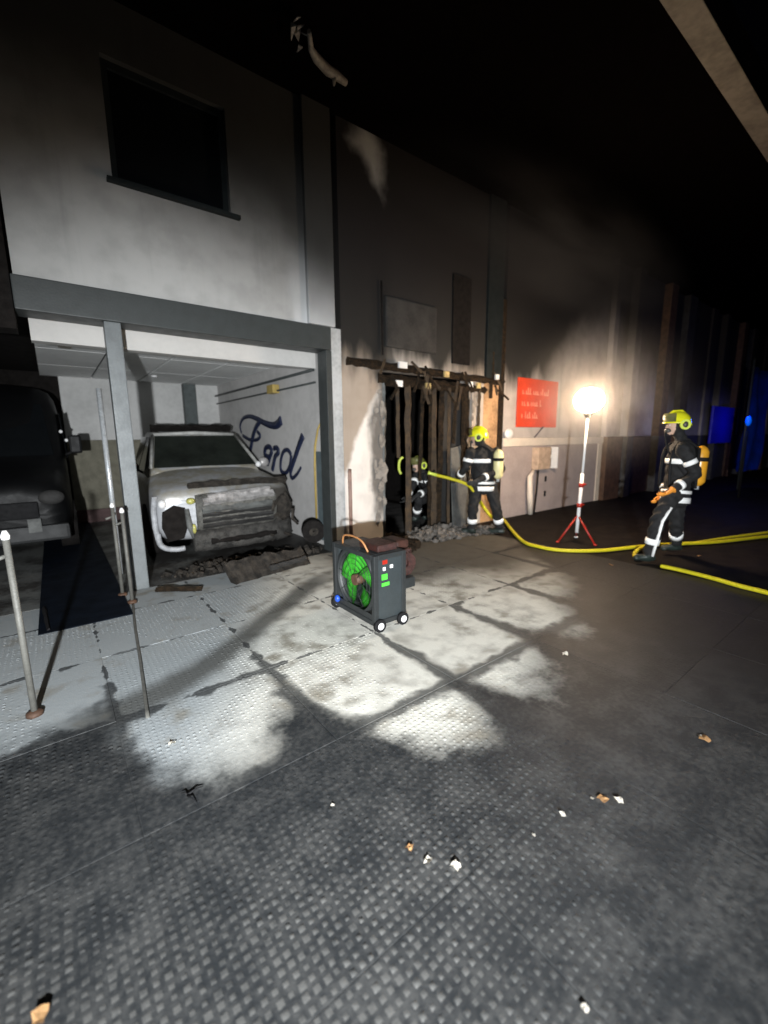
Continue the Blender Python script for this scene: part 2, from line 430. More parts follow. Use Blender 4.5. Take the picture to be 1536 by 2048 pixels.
# left upper wall with window opening
wl = MB(); wl.box((-.1, Y, 3.065), (2.78, Y+.3, 4.08)); wl.box((-.1, Y, 4.08), (.75, Y+.3, 5.12)); wl.box((1.88, Y, 4.08), (2.78, Y+.3, 5.12)); wl.box((-.1, Y, 5.12), (2.78, Y+.3, 6.6))
part(wl, 'upper_wall', WALL_L)
w = part(MB().box((.75, Y+.06, 4.08), (.81, Y+.14, 5.12)).box((1.82, Y+.06, 4.08), (1.88, Y+.14, 5.12)).box((.81, Y+.06, 4.08), (1.82, Y+.14, 4.14)).box((.81, Y+.06, 5.06), (1.82, Y+.14, 5.12)), 'window', DARKST)
part(MB().box((.81, Y+.09, 4.14), (1.82, Y+.11, 5.06)), 'pane', GLASSD, w)
part(MB().box((.70, Y-.06, 4.04), (1.97, Y+.05, 4.078), bev=.005), 'sill', DARKST, w)
# corner pilaster and downpipe recess
part(MB().box((2.783, Y-.05, 3.065), (3.17, Y+.3, 6.6), bev=.008), 'corner_pilaster', WALL_L, label='corner pilaster, dark at the top with soot and painted light fade, foot painted as lit')
part(MB().box((3.173, Y+.12, 2.7), (3.28, Y+.3, 6.6)), 'shadow_gap', SOOT_SHADE)
part(MB().box((3.11, Y-.02, 0), (3.27, Y+.3, 3.06), bev=.008), 'door_jamb', simple('grey white jamb paint', (.48, .49, .49), .7, var=.25, scale=3), label='grey white jamb right of the garage opening')
part(MB().box((3.02, Y-.035, 0), (3.107, Y+.2, 2.765), bev=.006), 'opening_frame', STEEL)
part(MB().box((-.12, Y-.04, 2.77), (3.105, Y+.28, 3.06), bev=.01), 'lintel_beam', STEEL)
part(MB().box((.54, Y-.03, 0), (.685, Y+.09, 2.767), bev=.01), 'pillar', STEEL_L, label='slim grey steel pillar under the lintel')
part(MB().box((-1.6, Y-.03, 2.6), (-.125, Y+.25, 6.6), bev=.01), 'end_pilaster', SOOT_SHADE)
# inner beam, ceiling boards
part(MB().box((-.04, 5.6, 2.59), (3.1, 5.75, 3.2)), 'inner_beam', BAND, label='white painted beam just inside the garage')
for i in range(4):
    for j in range(3):
        x0 = -.04+.8*i+.015; y0 = 5.76+1.52*j
        part(MB().box((x0, y0+.006, 2.80), (min(x0+.765, 3.13), y0+1.505, 2.83)), 'ceiling_board', CEIL)
part(MB().box((-3.5, 5.5, 2.86), (3.14, 10.3, 2.95)), 'shaded_ceiling', SOOT_SHADE)  # black slab gives the shaded ceiling left of the boards
# garage walls
part(MB().box((.24, 10.3, 1.62), (3.2, 10.5, 2.86)), 'back_wall', INNER)
part(MB().box((-3.5, 10.3, 0), (.237, 10.5, 2.86)), 'back_wall', SOOT_SHADE, label='left back wall coloured black for the shade behind the dark van')  # black colour stands for the shadow on this end of the wall
part(MB().box((.24, 10.28, 0), (3.2, 10.5, 1.617)), 'back_wall_dado', simple('olive brown dado paint', (.17, .16, .12), .8, var=.2))
part(MB().box((3.145, Y+.3, 0), (3.32, 10.3, 2.86)), 'side_wall', simple('smoky side wall paint', (.50, .49, .48), .8, var=.14, scale=1.2))
part(MB().box((-3.7, 5.2, 0), (-3.5, 10.5, 3.3)), 'side_wall', INNER)
part(MB().box((2.38, 10.1, 0), (2.62, 10.29, 2.79)), 'column', simple('slate column', (.07, .085, .085), .6))
part(MB().box((.24, 10.2, 0), (3.1, 10.278, .25)), 'skirting', simple('dark red skirting', (.05, .012, .01), .6))
part(MB().tube([(3.06, 5.6, 2.57), (3.06, 10.2, 2.57)], .022, 8), 'conduit', STEEL)
part(MB().tube([(3.08, 5.6, 2.40), (3.08, 10.2, 2.40)], .016, 8), 'conduit', STEEL)
part(MB().box((3.0, 6.9, 2.36), (3.12, 7.15, 2.5), bev=.01), 'junction_box', YEL)
part(MB().ring((1.67, 9.2, 2.78), (0, 0, 1), .05, .0, .03, 14), 'ceiling_glint', WHITE)  # white disc stands for a small light reflection
part(MB().ring((.27, 6.9, 2.785), (0, 0, 1), .07, .0, .04, 16), 'smoke_detector', simple('detector', (.30, .28, .24), .6))
part(MB().box((3.115, 5.34, .08), (3.143, 5.72, 1.42), bev=.004), 'wall_panel', SLATE)
part(MB().tube([(3.13, 5.55, 1.86), (3.13, 5.66, 1.74), (3.13, 5.76, 1.5), (3.13, 5.79, 1.2), (3.13, 5.80, .3)], [.008, .015, .018, .018, .016], 8), 'yellow_edge_trim', YEL)
part(MB().tube([(.50, 5.98, 0), (.50, 5.98, 2.2)], .028, 14), 'steel_pole', CHROME)
# side wing: entrance section -----------------------------------------------------
ew = MB(); ew.box((3.283, Y, 0), (3.98, Y+.3, 2.62)); ew.box((5.98, Y, 0), (6.28, Y+.3, 2.62)); ew.box((3.283, Y, 2.62), (6.28, Y+.3, 6.6))
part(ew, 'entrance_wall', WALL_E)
part(MB().box((6.283, Y-.05, 2.60), (6.70, Y+.3, 6.6), bev=.01), 'pilaster', DARKST)
part(MB().box((6.70, Y-.025, 0), (6.84, Y+.3, 4.05), bev=.008), 'pilaster', CHAR)
part(MB().box((6.283, Y-.002, 0), (6.697, Y+.3, 2.597)), 'orange_lit_wall', simple('render with painted lamp orange', (.55, .33, .17), .8, var=.4, scale=3))  # orange of the lamp light painted into the render
part(MB().box((5.43, Y-.03, 2.82), (5.86, Y-.002, 4.2), bev=.004), 'cladding_panel', SOOT_SHADE)
part(MB().box((4.03, Y-.05, 2.92), (5.05, Y-.002, 3.62), bev=.03), 'notice_panel', GREYP2, label='smoked grey panel above the burnt doorway')
part(MB().tube([(3.34, Y-.05, 0), (3.34, Y-.05, 1.12), (3.36, Y-.02, 1.16)], .028, 10), 'downpipe', COPP)
part(MB().tube([(3.97, Y-.03, 2.8), (3.96, Y-.03, 3.8)], .014, 8), 'cable', SOOT_SHADE)
# eaves, fascia
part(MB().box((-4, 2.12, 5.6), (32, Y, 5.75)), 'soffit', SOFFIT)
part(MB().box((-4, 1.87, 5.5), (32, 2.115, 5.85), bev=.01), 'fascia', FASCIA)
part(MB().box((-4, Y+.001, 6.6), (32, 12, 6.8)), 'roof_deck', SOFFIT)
# burnt hall inside
hall = MB(); hall.box((3.33, Y+.3, 0), (3.5, 9.3, 2.7)); hall.box((6.9, Y+.3, 0), (7.05, 9.3, 2.7)); hall.box((3.5, 9.1, 0), (6.9, 9.3, 2.7)); hall.box((3.33, Y+.3, 2.7), (7.05, 9.3, 2.85))
part(hall, 'hall_wall', SOOT_SHADE)
# charred lintel + frame
def rough_bar(a, b, wx, wy, seed, n=9):
    rg = random.Random(seed); a = Vector(a); b = Vector(b); t = (b-a).normalized()
    u = t.orthogonal().normalized(); v = t.cross(u); rings = []
    for i in range(n+1):
        c = a.lerp(b, i/n); rings.append([c+u*wx*su*rg.uniform(.6, 1.1)+v*wy*sv*rg.uniform(.6, 1.1) for su, sv in ((-1, -1), (1, -1), (1, 1), (-1, 1))])
    return rings
part(MB().loft(rough_bar((3.35, Y-.03, 2.66), (6.8, Y-.03, 2.60), .04, .055, 1, 40), smooth=False), 'charred_lintel', CHAR)
part(MB().loft(rough_bar((3.9, Y+.02, 2.47), (6.3, Y+.02, 2.43), .06, .075, 2, 34), smooth=False), 'charred_lintel', CHAR)
for k, (x0, x1, w_, mt) in enumerate([(4.02, 4.0, .06, GREYP), (4.52, 4.54, .05, CHAR2), (5.08, 5.12, .045, CHAR2), (5.28, 5.22, .04, CHAR), (5.9, 5.93, .06, CHAR)]):
    part(MB().loft(rough_bar((x0, Y+.05, 2.42), (x1, Y+.05, 0), w_, .05, 10+k, 16), smooth=False), 'door_post', mt)
part(MB().poly([(5.42, Y+.2, 2.4), (5.97, Y+.2, 2.4), (5.97, Y+.2, 0), (5.42, Y+.2, 0)], .05, (0, 1, 0)), 'door_leaf', GREYP2, label='smoke blackened right door leaf')
part(MB().poly([(5.44, Y-.02, 1.42), (5.80, Y+.06, 1.46), (5.93, Y-.14, .01), (5.12, Y-.42, .01)], .03, (.1, 1, .1)), 'fallen_panel', GREYP, label='pale grey fallen panel leaning in the doorway')
rg = random.Random(5)
for k in range(22):   # hanging charred laths of the lintel
    x = rg.uniform(3.9, 6.6); l = rg.uniform(.08, .4); z = rg.uniform(2.4, 2.75)
    part(MB().loft(rough_bar((x, Y-.10, z), (x+rg.uniform(-.25, .25), Y-.14, z-l), .012, .02, 40+k, 3), smooth=False), 'charred_lath', rg.choice([CHAR, CHAR2, CHAR]))
for k, (x0, x1, zt, zb, w_) in enumerate([(4.25, 4.27, 2.45, 1.3, .02), (4.78, 4.72, 2.4, .9, .025), (4.95, 4.93, 2.42, 0, .03), (5.38, 5.40, 2.42, 0, .03), (5.55, 5.5, 2.4, 1.5, .02), (5.72, 5.74, 2.44, .0, .035), (6.15, 6.12, 2.6, 1.7, .03), (6.48, 6.45, 3.1, 2.3, .05)]):
    part(MB().loft(rough_bar((x0, Y-.02, zt), (x1, Y-.02, zb), w_, .03, 60+k, 12), smooth=False), 'charred_stud', CHAR if k % 3 else CHAR2)
PLAS = simple('peeling plaster', (.30, .26, .22), .9, var=.35, scale=9)
for k in range(44):   # peeled plaster flakes along both jambs
    x = rg.choice([3.93, 3.93, 6.0])+rg.uniform(-.12, .07); z = rg.uniform(.35, 2.4); w_ = rg.uniform(.015, .05); h_ = rg.uniform(.04, .13)
    pts = [(x+w_*math.cos(a)*rg.uniform(.4, 1.3), Y-.012-.03*max(0, math.cos(a)), z+h_*math.sin(a)*rg.uniform(.6, 1.2)) for a in [2*math.pi*q/9 for q in range(9)]]
    part(MB().poly(pts, .008, (0, -1, 0)), 'plaster_flake', PLAS)
for k, (x, z, s) in enumerate([(4.2, 2.63, .16), (5.15, 2.57, .11), (5.75, 2.45, .09), (5.95, 2.44, .1), (4.15, 2.36, .12), (4.75, 2.36, .1), (6.45, 2.62, .09)]):
    part(MB().box((x, Y-.13, z), (x+s, Y-.10, z+.09)), 'insulation_scrap', simple('yellowed insulation', (.55, .42, .18), .8, var=.4, scale=20) if k % 2 else WHITE)
# right section with sign ----------------------------------------------------------
part(MB().box((6.843, Y, 1.58), (10.75, Y+.3, 6.6)), 'wall', WALL_W)
part(MB().box((6.843, Y-.05, 1.42), (10.78, Y+.3, 1.577), bev=.005), 'sill_rail', RAILM)
part(MB().box((6.843, Y-.01, 0), (10.6, Y+.3, 1.417)), 'plinth_wall', PINK)
part(MB().box((10.6, Y-.03, 0), (10.78, Y+.3, 1.417)), 'plinth_wall', RAILM)
part(MB().box((10.753, Y-.12, 1.58), (10.98, Y+.3, 6.6), bev=.02), 'pilaster', WALL_W)
part(MB().box((10.785, Y-.15, 0), (11.6, Y+.3, 1.577), bev=.01), 'plinth_panel', BROWN)
x = 11.0; k = 0
while x < 31:
    wd = (.75, .35, 1.5, .45, 1.1, .6, 1.6, .5)[k % 8]; pr = (.0, .18, .04, .22, .0, .16, .06, .12)[k % 8]
    mt = (WALL_W, WALL_W, WALL_W, BROWN, WALL_W, GREYP2, WALL_W, WALL_W)[k % 8]
    part(MB().box((x+.003, Y-pr, 1.58), (x+wd, Y+.3, 6.6), bev=.02), 'cladding_panel', mt)
    part(MB().box((max(x, 11.6)+.003, Y-pr-.02, 0), (max(x+wd, 11.62), Y+.3, 1.577), bev=.01), 'plinth_panel', (GREYD, GREYD, BROWN)[k % 3])
    x += wd; k += 1
# wall fittings
mb_ = empty('meter_box', (8.1, Y-.05, 0), 'beige wall box with open dark hatch under the cream rail', 'wall box')
def rel(mb, name, mat, parent):
    """geometry given in world coordinates, stored relative to its parent thing"""
    o = mb.build(name, mat); o.parent = parent
    root = parent
    while root.parent: root = root.parent
    o.data.transform(Matrix.Translation(root.location).inverted()) if parent is root and root.rotation_euler[2] == 0 else None
    if parent is not root: o.data.transform(Matrix.Translation(root.location).inverted())
    return o
rel(MB().box((7.85, Y-.17, .93), (8.3, Y-.012, 1.38), bev=.01), 'housing', simple('beige box', (.60, .44, .32), .6), mb_)
rel(MB().box((8.303, Y-.06, .95), (8.5, Y-.012, 1.36), bev=.005), 'recess', BROWN, mb_)
rel(MB().box((8.5, Y-.20, .93), (8.53, Y-.02, 1.38)), 'hatch', WHITE, mb_)
rel(MB().tube([(8.38, Y-.08, 1.1), (8.42, Y-.1, 1.2), (8.47, Y-.08, 1.16)], .018, 8), 'tap', WHITE, mb_)
sp_ = MB().tube([(7.78, Y-.12, .92), (7.62, Y-.14, .8), (7.66, Y-.14, .4), (7.72, Y-.13, .02)], [.03, .05, .06, .05], 10).build('standpipe', RAILM)
tag(sp_, 'pale standpipe rising from the ground to the beige wall box', 'pipe')
tag(MB().tube([(7.88, Y-.16, .92), (7.86, Y-.16, .5), (7.80, Y-.16, .02)], .018, 8).build('drain_pipe', BLACK), 'thin black pipe right beside the pale standpipe', 'pipe')
for z in (.70, .38):
    b = MB().box((8.36, Y-.03, z-.06), (8.42, Y-.012, z+.06), bev=.01).build('wall_bracket', BLACK)
    tag(b, 'upper small dark bracket on the pink plinth below the wall box' if z > .5 else 'lower small dark bracket on the pink plinth below the wall box', 'bracket', 'small dark brackets on the plinth')
# bright cloth on sill
rg = random.Random(2)
tag(MB().ell((6.98, Y-.06, 1.66), (.13, .05, .10), seg=12, rings=8).build('rag', WHITE), 'crumpled white rag on the cream rail left of the red sign', 'rag')
tag(MB().loft(rough_bar((7.9, Y-.03, 1.6), (8.15, Y-.03, 1.78), .015, .05, 77, 4), smooth=False).build('bracket_arm', simple('dark violet bar', (.05, .04, .07), .6)), 'dark slanting bar under the red sign', 'bar')

# red sign -------------------------------------------------------------------------
sg = empty('red_sign', (7.94, Y-.04, 1.79), 'square red notice board with three lines of pale lettering beside the work light', 'sign')
rel(MB().box((7.25, Y-.05, 1.79), (8.63, Y-.012, 2.73), bev=.008), 'board', RED, sg)
def scrib(x0, x1, z, h, seed):
    rg = random.Random(seed); x = x0
    while x < x1:
        w_ = rg.uniform(.02, .035); t = h*rg.choice([.6, .6, .65, 1, .6])
        pts = [(x, z), (x+w_, z)]
        if rg.random() < .6: pts += [(x+w_+.03, z), (x+w_+.03, z+.03), (x+w_, z+.03)]
        pts += [(x+w_, z+t), (x, z+t)]
        rel(MB().poly([(px_, Y-.056, pz_) for px_, pz_ in pts], .0045, (0, 1, 0)), 'letter', SIGNW, sg)
        x += w_+rg.choice([.035, .04, .035, .04, .09])
for k, (a, b, z) in enumerate([(7.37, 8.30, 2.42), (7.37, 7.98, 2.20), (7.37, 7.88, 1.96)]): scrib(a, b, z, .13, 3+k)

# wall lettering (script word on the garage side wall) -------------------------------
def cpx(cx, cy): return onX(260+cx/3.49, 780+cy/3.49, 3.125)
def spl(pts, n=6):
    P = [Vector(p) for p in pts]; out = []
    for i in range(len(P)-1):
        p0, p1, p2, p3 = P[max(i-1, 0)], P[i], P[i+1], P[min(i+2, len(P)-1)]
        for k in range(n):
            t = k/n; out.append(.5*((2*p1)+(p2-p0)*t+(2*p0-5*p1+4*p2-p3)*t*t+(3*p1-p0-3*p2+p3)*t**3))
    out.append(P[-1]); return out
wletter = empty('wall_lettering', (3.14, 7.4, 1.2), 'dark blue handwritten style Ford lettering on the side wall behind the burnt car', 'lettering')
def stroke(m_, pts, r, n=6):
    q = spl([cpx(*p) for p in pts], n)
    k = len(q); rr = [r[0]+(r[1]-r[0])*i/(k-1) if isinstance(r, tuple) else r for i in range(k)]
    m_.tube(q, [x_*1.3 for x_ in rr], 6)
L1 = MB(); stroke(L1, [(775, 300), (765, 250), (785, 200), (830, 184), (880, 200), (930, 228)], (.02, .045)); stroke(L1, [(930, 228), (980, 246), (1020, 244), (1052, 212)], (.045, .07))
stroke(L1, [(905, 215), (875, 262), (858, 310), (850, 345), (835, 420), (800, 500)], .045); stroke(L1, [(785, 318), (830, 345), (880, 348), (905, 320), (885, 290)], .03)
rel(L1, 'letter_f', INKBL, wletter)
L2 = MB(); stroke(L2, [(965, 470), (938, 450), (942, 408), (968, 396), (985, 425), (975, 460), (955, 520)], .04); rel(L2, 'letter_o', INKBL, wletter)
L3 = MB(); stroke(L3, [(1000, 408), (1022, 405), (1032, 435), (1010, 465), (998, 520), (990, 560)], .04); rel(L3, 'letter_r', INKBL, wletter)
L4 = MB(); stroke(L4, [(1120, 450), (1095, 418), (1065, 435), (1048, 500), (1052, 565), (1085, 578), (1112, 530), (1122, 455)], .032)
stroke(L4, [(1203, 318), (1175, 390), (1142, 490), (1118, 570), (1128, 615), (1160, 590), (1190, 540)], (.05, .02)); rel(L4, 'letter_d', INKBL, wletter)
for o in wletter.children:     # slim raised letters, squeezed flat against the wall
    for v in o.data.vertices: v.co.x *= .35

# broken gutter under the eaves
gp = [gnd(x_, y_, 5.45) for x_, y_ in ((618, 62), (622, 98), (634, 118), (655, 140), (672, 150), (692, 166))]
gut = empty('broken_gutter', gp[2], 'bent pale piece of broken gutter hanging from the eaves at the building corner', 'gutter')
GUTM = simple('sooty zinc', (.26, .235, .20), .6, .0, var=.4, scale=6)
rel(MB().tube(gp, [.02, .03, .045, .05, .045, .03], 9), 'pipe', GUTM, gut)
rel(MB().tube([gnd(668, 152, 5.43), gnd(668, 172, 5.36)], [.03, .01], 7), 'hook', GUTM, gut)
rg = random.Random(9)
for k, (a, b) in enumerate([(585, 40), (600, 55), (590, 72), (608, 78), (598, 95), (575, 55)]):
    c = gnd(a, b, 5.48)
    rel(MB().poly([c+Vector((rg.uniform(-.07, .07), rg.uniform(-.07, .07), rg.uniform(-.05, .05))) for _ in range(4)], .01, (0, 0, 1)), 'sheet_scrap', simple('torn sheet', (.24, .23, .22), .7, var=.4), gut)

# ================================================================== POSTS, DARK FLOOR AREA
def stanchion(x, y, h, label):
    t = empty('barrier_post', (x, y, 0), label, 'post', group='barrier posts in front of the garage')
    MB().tube([(0, 0, .02), (0, 0, h-.05)], .017, 12).build('pole', POSTM, t)
    MB().tube([(0, 0, h-.05), (0, 0, h-.03), (0, 0, h)], [.020, .022, .010], 12).build('cap', WHITE, t)
    MB().tube([(0, 0, -.004), (0, 0, .02), (0, 0, .03)], [.045, .042, .018], 16).build('foot', BROWN, t)
    MB().tube([(0, 0, h-.14), (-.07, -.02, h-.16)], .012, 7).build('hook', POSTM, t)
stanchion(-.26, 3.12, 1.13, 'nearest pale post at the left edge of the photo standing on the paving')
stanchion(.42, 5.10, .99, 'pale post with a bright cap right of the dark navy floor area')
stanchion(.47, 4.80, .97, 'second pale post, closest to the grey steel pillar')
def cloth(x0, x1, y, z0, z1, tl=0, tr=0, seed=1, nx=14, nz=10, wav=.02):
    rg = random.Random(seed); ph = [rg.uniform(0, 6) for _ in range(4)]; m_ = MB(); G = []
    for i in range(nx+1):
        c = []
        for j in range(nz+1):
            v = j/nz; xa = x0+tl*v; xb = x1+tr*v; u = i/nx
            x = xa+(xb-xa)*u; z = z0+(z1-z0)*v-.03*math.sin(math.pi*u)*(1-v)*0
            c.append(m_.b.verts.new((x, y+wav*math.sin(u*9+ph[0]+v*2)+wav*.6*math.sin(v*7+ph[1]+u*3), z)))
        G.append(c)
    for i in range(nx):
        for j in range(nz): m_.b.faces.new((G[i][j], G[i+1][j], G[i+1][j+1], G[i][j+1])).smooth = True
    ex = bmesh.ops.solidify(m_.b, geom=m_.b.faces[:], thickness=.012)
    return m_
dark_area = MB().box((-.27, 4.45, .003), (.43, 10.2, .010), bev=.002).build('dark_floor_area', BLUECL); tag(dark_area, 'long dark navy area of the floor running from the pale posts into the garage', 'mat')  # thin dark sheet laid over this length of floor
tag(MB().loft(rough_bar((-.20, 4.5, .014), (-.24, 5.15, .014), .02, .008, 4, 5), smooth=False).build('shadow_strip', BLACK), 'black strip standing in for the shadow along the left edge of the navy floor area', 'strip')  # solid strip painted black in place of a shadow
cb = MB().tube(spl([(.47, 4.78, .003), (.40, 4.1, .003), (.34, 3.4, .003), (.27, 2.66, .003)]), .011, 6, flat=.25).build('thin_cable', POSTM); tag(cb, 'thin pale cable running over the paving from the barrier posts', 'cable')

# ================================================================== CARS
def ring_car(y, hw, z0, z1, zs, p=.5, n=20, cx=0):
    """closed cross section: hw half width, z0 floor, zs shoulder, z1 top"""
    pts = []
    prof = [(0, z0), (.6, z0), (.9, z0+.03), (1.0, z0+.18), (1.0, (z0+zs)/2), (.985, zs-.05), (.93, zs), (.8, zs+(z1-zs)*.65), (.5, zs+(z1-zs)*.93), (0, z1)]
    for a, z in prof: pts.append((cx+hw*a, y, z))
    for a, z in prof[-2:0:-1]: pts.append((cx-hw*a, y, z))
    return pts
def bowed(x0, x1, z0, z1, out, n=14):
    """burnt fascia piece that follows the bowed nose of the car"""
    rg = random.Random(int(z0*100)); rings = []
    for i in range(n+1):
        x = x0+(x1-x0)*i/n; yf = -.05-out+.20*abs(x)**2.4; zc = (z0+z1)/2; h = (z1-z0)/2
        j = lambda a: rg.uniform(-a, a)
        rings.append([(x, yf+.12, zc-h*.9), (x, yf+.03+j(.012), zc-h+j(.015)), (x, yf+j(.014), zc-h*.55), (x, yf-.012+j(.014), zc), (x, yf+j(.014), zc+h*.6), (x, yf+.04+j(.012), zc+h+j(.012)), (x, yf+.14, zc+h*.92)])
    return MB().loft(rings)
def car(name, loc, rz, label, paint, burnt=True):
    t = empty(name, loc, label, 'car', rz)
    # local: front at y=0, rear at y=4.6; x = -: viewer's left
    st = [(.0, .78, .40, .90, .86), (.05, .88, .30, .97, .92), (.16, .93, .26, 1.02, .95), (.45, .955, .26, 1.08, .99), (.95, .96, .26, 1.17, 1.03), (1.3, .96, .26, 1.19, 1.05),
          (2.4, .965, .26, 1.16, 1.06), (3.6, .96, .26, 1.15, 1.06), (4.4, .93, .30, 1.12, 1.04), (4.6, .86, .4, 1.0, .95)]
    body = MB().loft([ring_car(y, hw, z0, z1, zs) for y, hw, z0, z1, zs in st])
    o = body.build('body', paint, t); md = o.modifiers.new('b', 'SUBSURF'); md.levels = md.render_levels = 1
    # cabin: roof and pillars
    rr = []
    for y, hw, z in [(1.12, .80, 1.14), (1.28, .79, 1.22), (1.98, .66, 1.70), (2.2, .65, 1.76), (3.0, .65, 1.78), (3.5, .64, 1.72), (4.0, .72, 1.15)]:
        zb = 1.08
        rr.append([(-hw-.10*(z < 1.7), y, zb), (-hw, y, z-.05), (-hw+.07, y, z-.01), (0, y, z+.015), (hw-.07, y, z-.01), (hw, y, z-.05), (hw+.10*(z < 1.7), y, zb)])
    # widen the base of the greenhouse so the flanks tumble home
    for r_ in rr:
        r_[0] = (-.86, r_[0][1], 1.06); r_[-1] = (.86, r_[-1][1], 1.06)
    MB().loft(rr, smooth=True).build('cabin', paint, t)
    g = MB(); g.poly([(-.76, 1.215, 1.195), (.76, 1.215, 1.195), (.63, 1.925, 1.665), (-.63, 1.925, 1.665)], .012, (0, -.55, .83)); g.build('windscreen', WINDS, t)
    for sx in (-1, 1):
        MB().poly([(sx*.865, 1.45, 1.12), (sx*.865, 2.35, 1.12), (sx*.69, 2.30, 1.66), (sx*.69, 2.0, 1.66)], .01, (sx, 0, .2)).build('side_window', GLASSD, t)
        MB().poly([(sx*.865, 2.45, 1.12), (sx*.865, 3.45, 1.12), (sx*.69, 3.3, 1.66), (sx*.69, 2.42, 1.66)], .01, (sx, 0, .2)).build('side_window', GLASSD, t)
        for yy in (.82, 3.72):
            wh = MB().ring((sx*.86, yy, .36), (1, 0, 0), .36, .21, .24, 30).build('wheel', TYRE, t)
            rm = MB(); rm.ring((sx*.88, yy, .36), (1, 0, 0), .205, .17, .2, 24)
            for k in range(6):
                a = k*math.pi/3; rm.tube([(sx*.93, yy, .36), (sx*.93, yy+math.cos(a)*.18, .36+math.sin(a)*.18)], .022, 6)
            r_ = rm.build('rim', BURNT if burnt else CHROME, wh)
        mr = MB().ell((sx*1.02, 1.55, 1.20), (.10, .06, .09), seg=12, rings=8).build('mirror', BURNT if sx < 0 else GRILLE, t)
        MB().tube([(sx*.88, 1.55, 1.12), (sx*.98, 1.55, 1.18)], .02, 6).build('mirror_arm', BLACK, mr)
    if burnt:
        # grille surround + bars
        gr = bowed(-.44, .66, .40, .90, .03).build('grille', GREYB, t)
        MB().loft(rough_bar((-.36, -.10, .80), (.60, -.08, .86), .045, .035, 3, 10), smooth=False).build('grille_bar', GRILLE, gr)
        MB().loft(rough_bar((-.30, -.085, .88), (.55, -.07, .92), .02, .03, 4, 10), smooth=False).build('grille_bar', GRILLE, gr)
        for k in range(4):
            MB().loft(rough_bar((-.38, -.095, .70-.075*k), (.58, -.075, .71-.075*k), .020 if k else .045, .03, 6+k, 8), smooth=False).build('grille_bar', GREYP2 if k else GREYP, gr)
        MB().loft([[(x_+dx, y_+dy, z_) for dx, dy in ((-.03, -.02), (.03, -.02), (.03, .03), (-.03, .03))] for x_, y_, z_ in
                   [(-.90, .10, .90), (-.93, .07, .72), (-.93, .06, .5), (-.91, .05, .34), (-.88, .03, .25)]], smooth=True).build('bumper_corner', PALEB, t)
        bc = MB().tube(spl([(-.905, .06, .42), (-.90, .02, .30), (-.84, -.02, .235), (-.72, -.05, .21), (-.62, -.06, .215)]), .035, 8).build('bumper_corner', PALEB, t)
        bc['label'] = 'white curled remnant of the front bumper'
        tag(MB().poly([(-.86, -.035, .50), (-.84, -.04, .70), (-.70, -.045, .78), (-.58, -.05, .74), (-.56, -.05, .50), (-.62, -.05, .34), (-.80, -.04, .32)], .06, (0, 1, 0)).build('headlight', SOOT_SHADE, t), 'burnt out headlight hole')
        MB().tube([(-.56, -.04, .72), (-.54, -.05, .5), (-.50, -.04, .33)], [.03, .04, .02], 7).build('lamp_bracket', GREYP, t)
        MB().ell((-.50, -.03, .82), (.06, .04, .045), seg=10, rings=6).build('lamp_remnant', LAMPG, t)
        MB().ell((-.49, -.05, .45), (.03, .03, .07), seg=10, rings=6).build('lamp_remnant', LAMPG, t)
        MB().ell((-.83, .03, .80), (.05, .05, .06), seg=10, rings=6).build('lamp_remnant', WHITE, t)
        bowed(-.50, .88, .14, .43, .06).build('front_bumper', GREYB2, t)
        tag(bowed(-.30, .62, .22, .31, .085).build('lower_intake', SOOT_SHADE, t))
        tag(MB().ell((.78, .04, .62), (.13, .10, .20), seg=14, rings=10).build('headlight', BURNT, t), 'melted headlight')
        rg = random.Random(8)
        for k in range(16):
            a = Vector((rg.uniform(.45, .92), rg.uniform(-.12, .1), rg.uniform(.2, .9)))
            MB().loft(rough_bar(a, a+Vector((rg.uniform(-.12, .12), -.03, rg.uniform(-.2, .12))), .012, .02, 20+k, 3), smooth=False).build('melted_trim', rg.choice([BURNT, BURNT, GREYP2]), t)
        MB().loft(rough_bar((-.50, .10, 1.00), (.86, .12, 1.01), .05, .04, 31, 14), smooth=False).build('bonnet_edge', BURNT, t)
        MB().loft(rough_bar((-.66, 2.15, 1.80), (.64, 2.15, 1.81), .035, .06, 33, 16), smooth=False).build('roof_lining_remains', SOOT_SHADE, t)
        MB().tube([(-.64, 1.98, 1.695), (0, 1.96, 1.725), (.64, 1.98, 1.695)], .030, 8).build('windscreen_header', simple('ashy steel', (.46, .46, .44), .6, var=.3, scale=10), t)
        MB().tube([(.66, 1.95, 1.68), (.82, 1.25, 1.20)], .026, 8).build('windscreen_pillar', simple('ashy steel pillar', (.36, .36, .34), .6, var=.3, scale=10), t)
        MB().tube([(-.66, 1.95, 1.68), (-.80, 1.25, 1.20)], .026, 8).build('windscreen_pillar', simple('ashy steel pillar', (.36, .36, .34), .6, var=.3, scale=10), t)
        MB().ell((.82, 1.22, 1.19), (.05, .04, .05), seg=8, rings=6).build('hinge_cover', WHITE, t)
    else:
        MB().box((-.5, -.03, .45), (.5, .05, .72), bev=.02).build('grille', BLACK, t)
        for sx in (-1, 1): MB().ell((sx*.70, .04, .72), (.14, .08, .07), seg=12, rings=8).build('headlight', GREYP2, t)
        MB().box((-.26, -.05, .34), (.26, -.03, .46)).build('number_plate', GREYP, t)
    return t
car('burnt_car', (1.86, 5.92, 0), R(-3.5), 'burnt out silver car with melted front in the open garage', CARP)
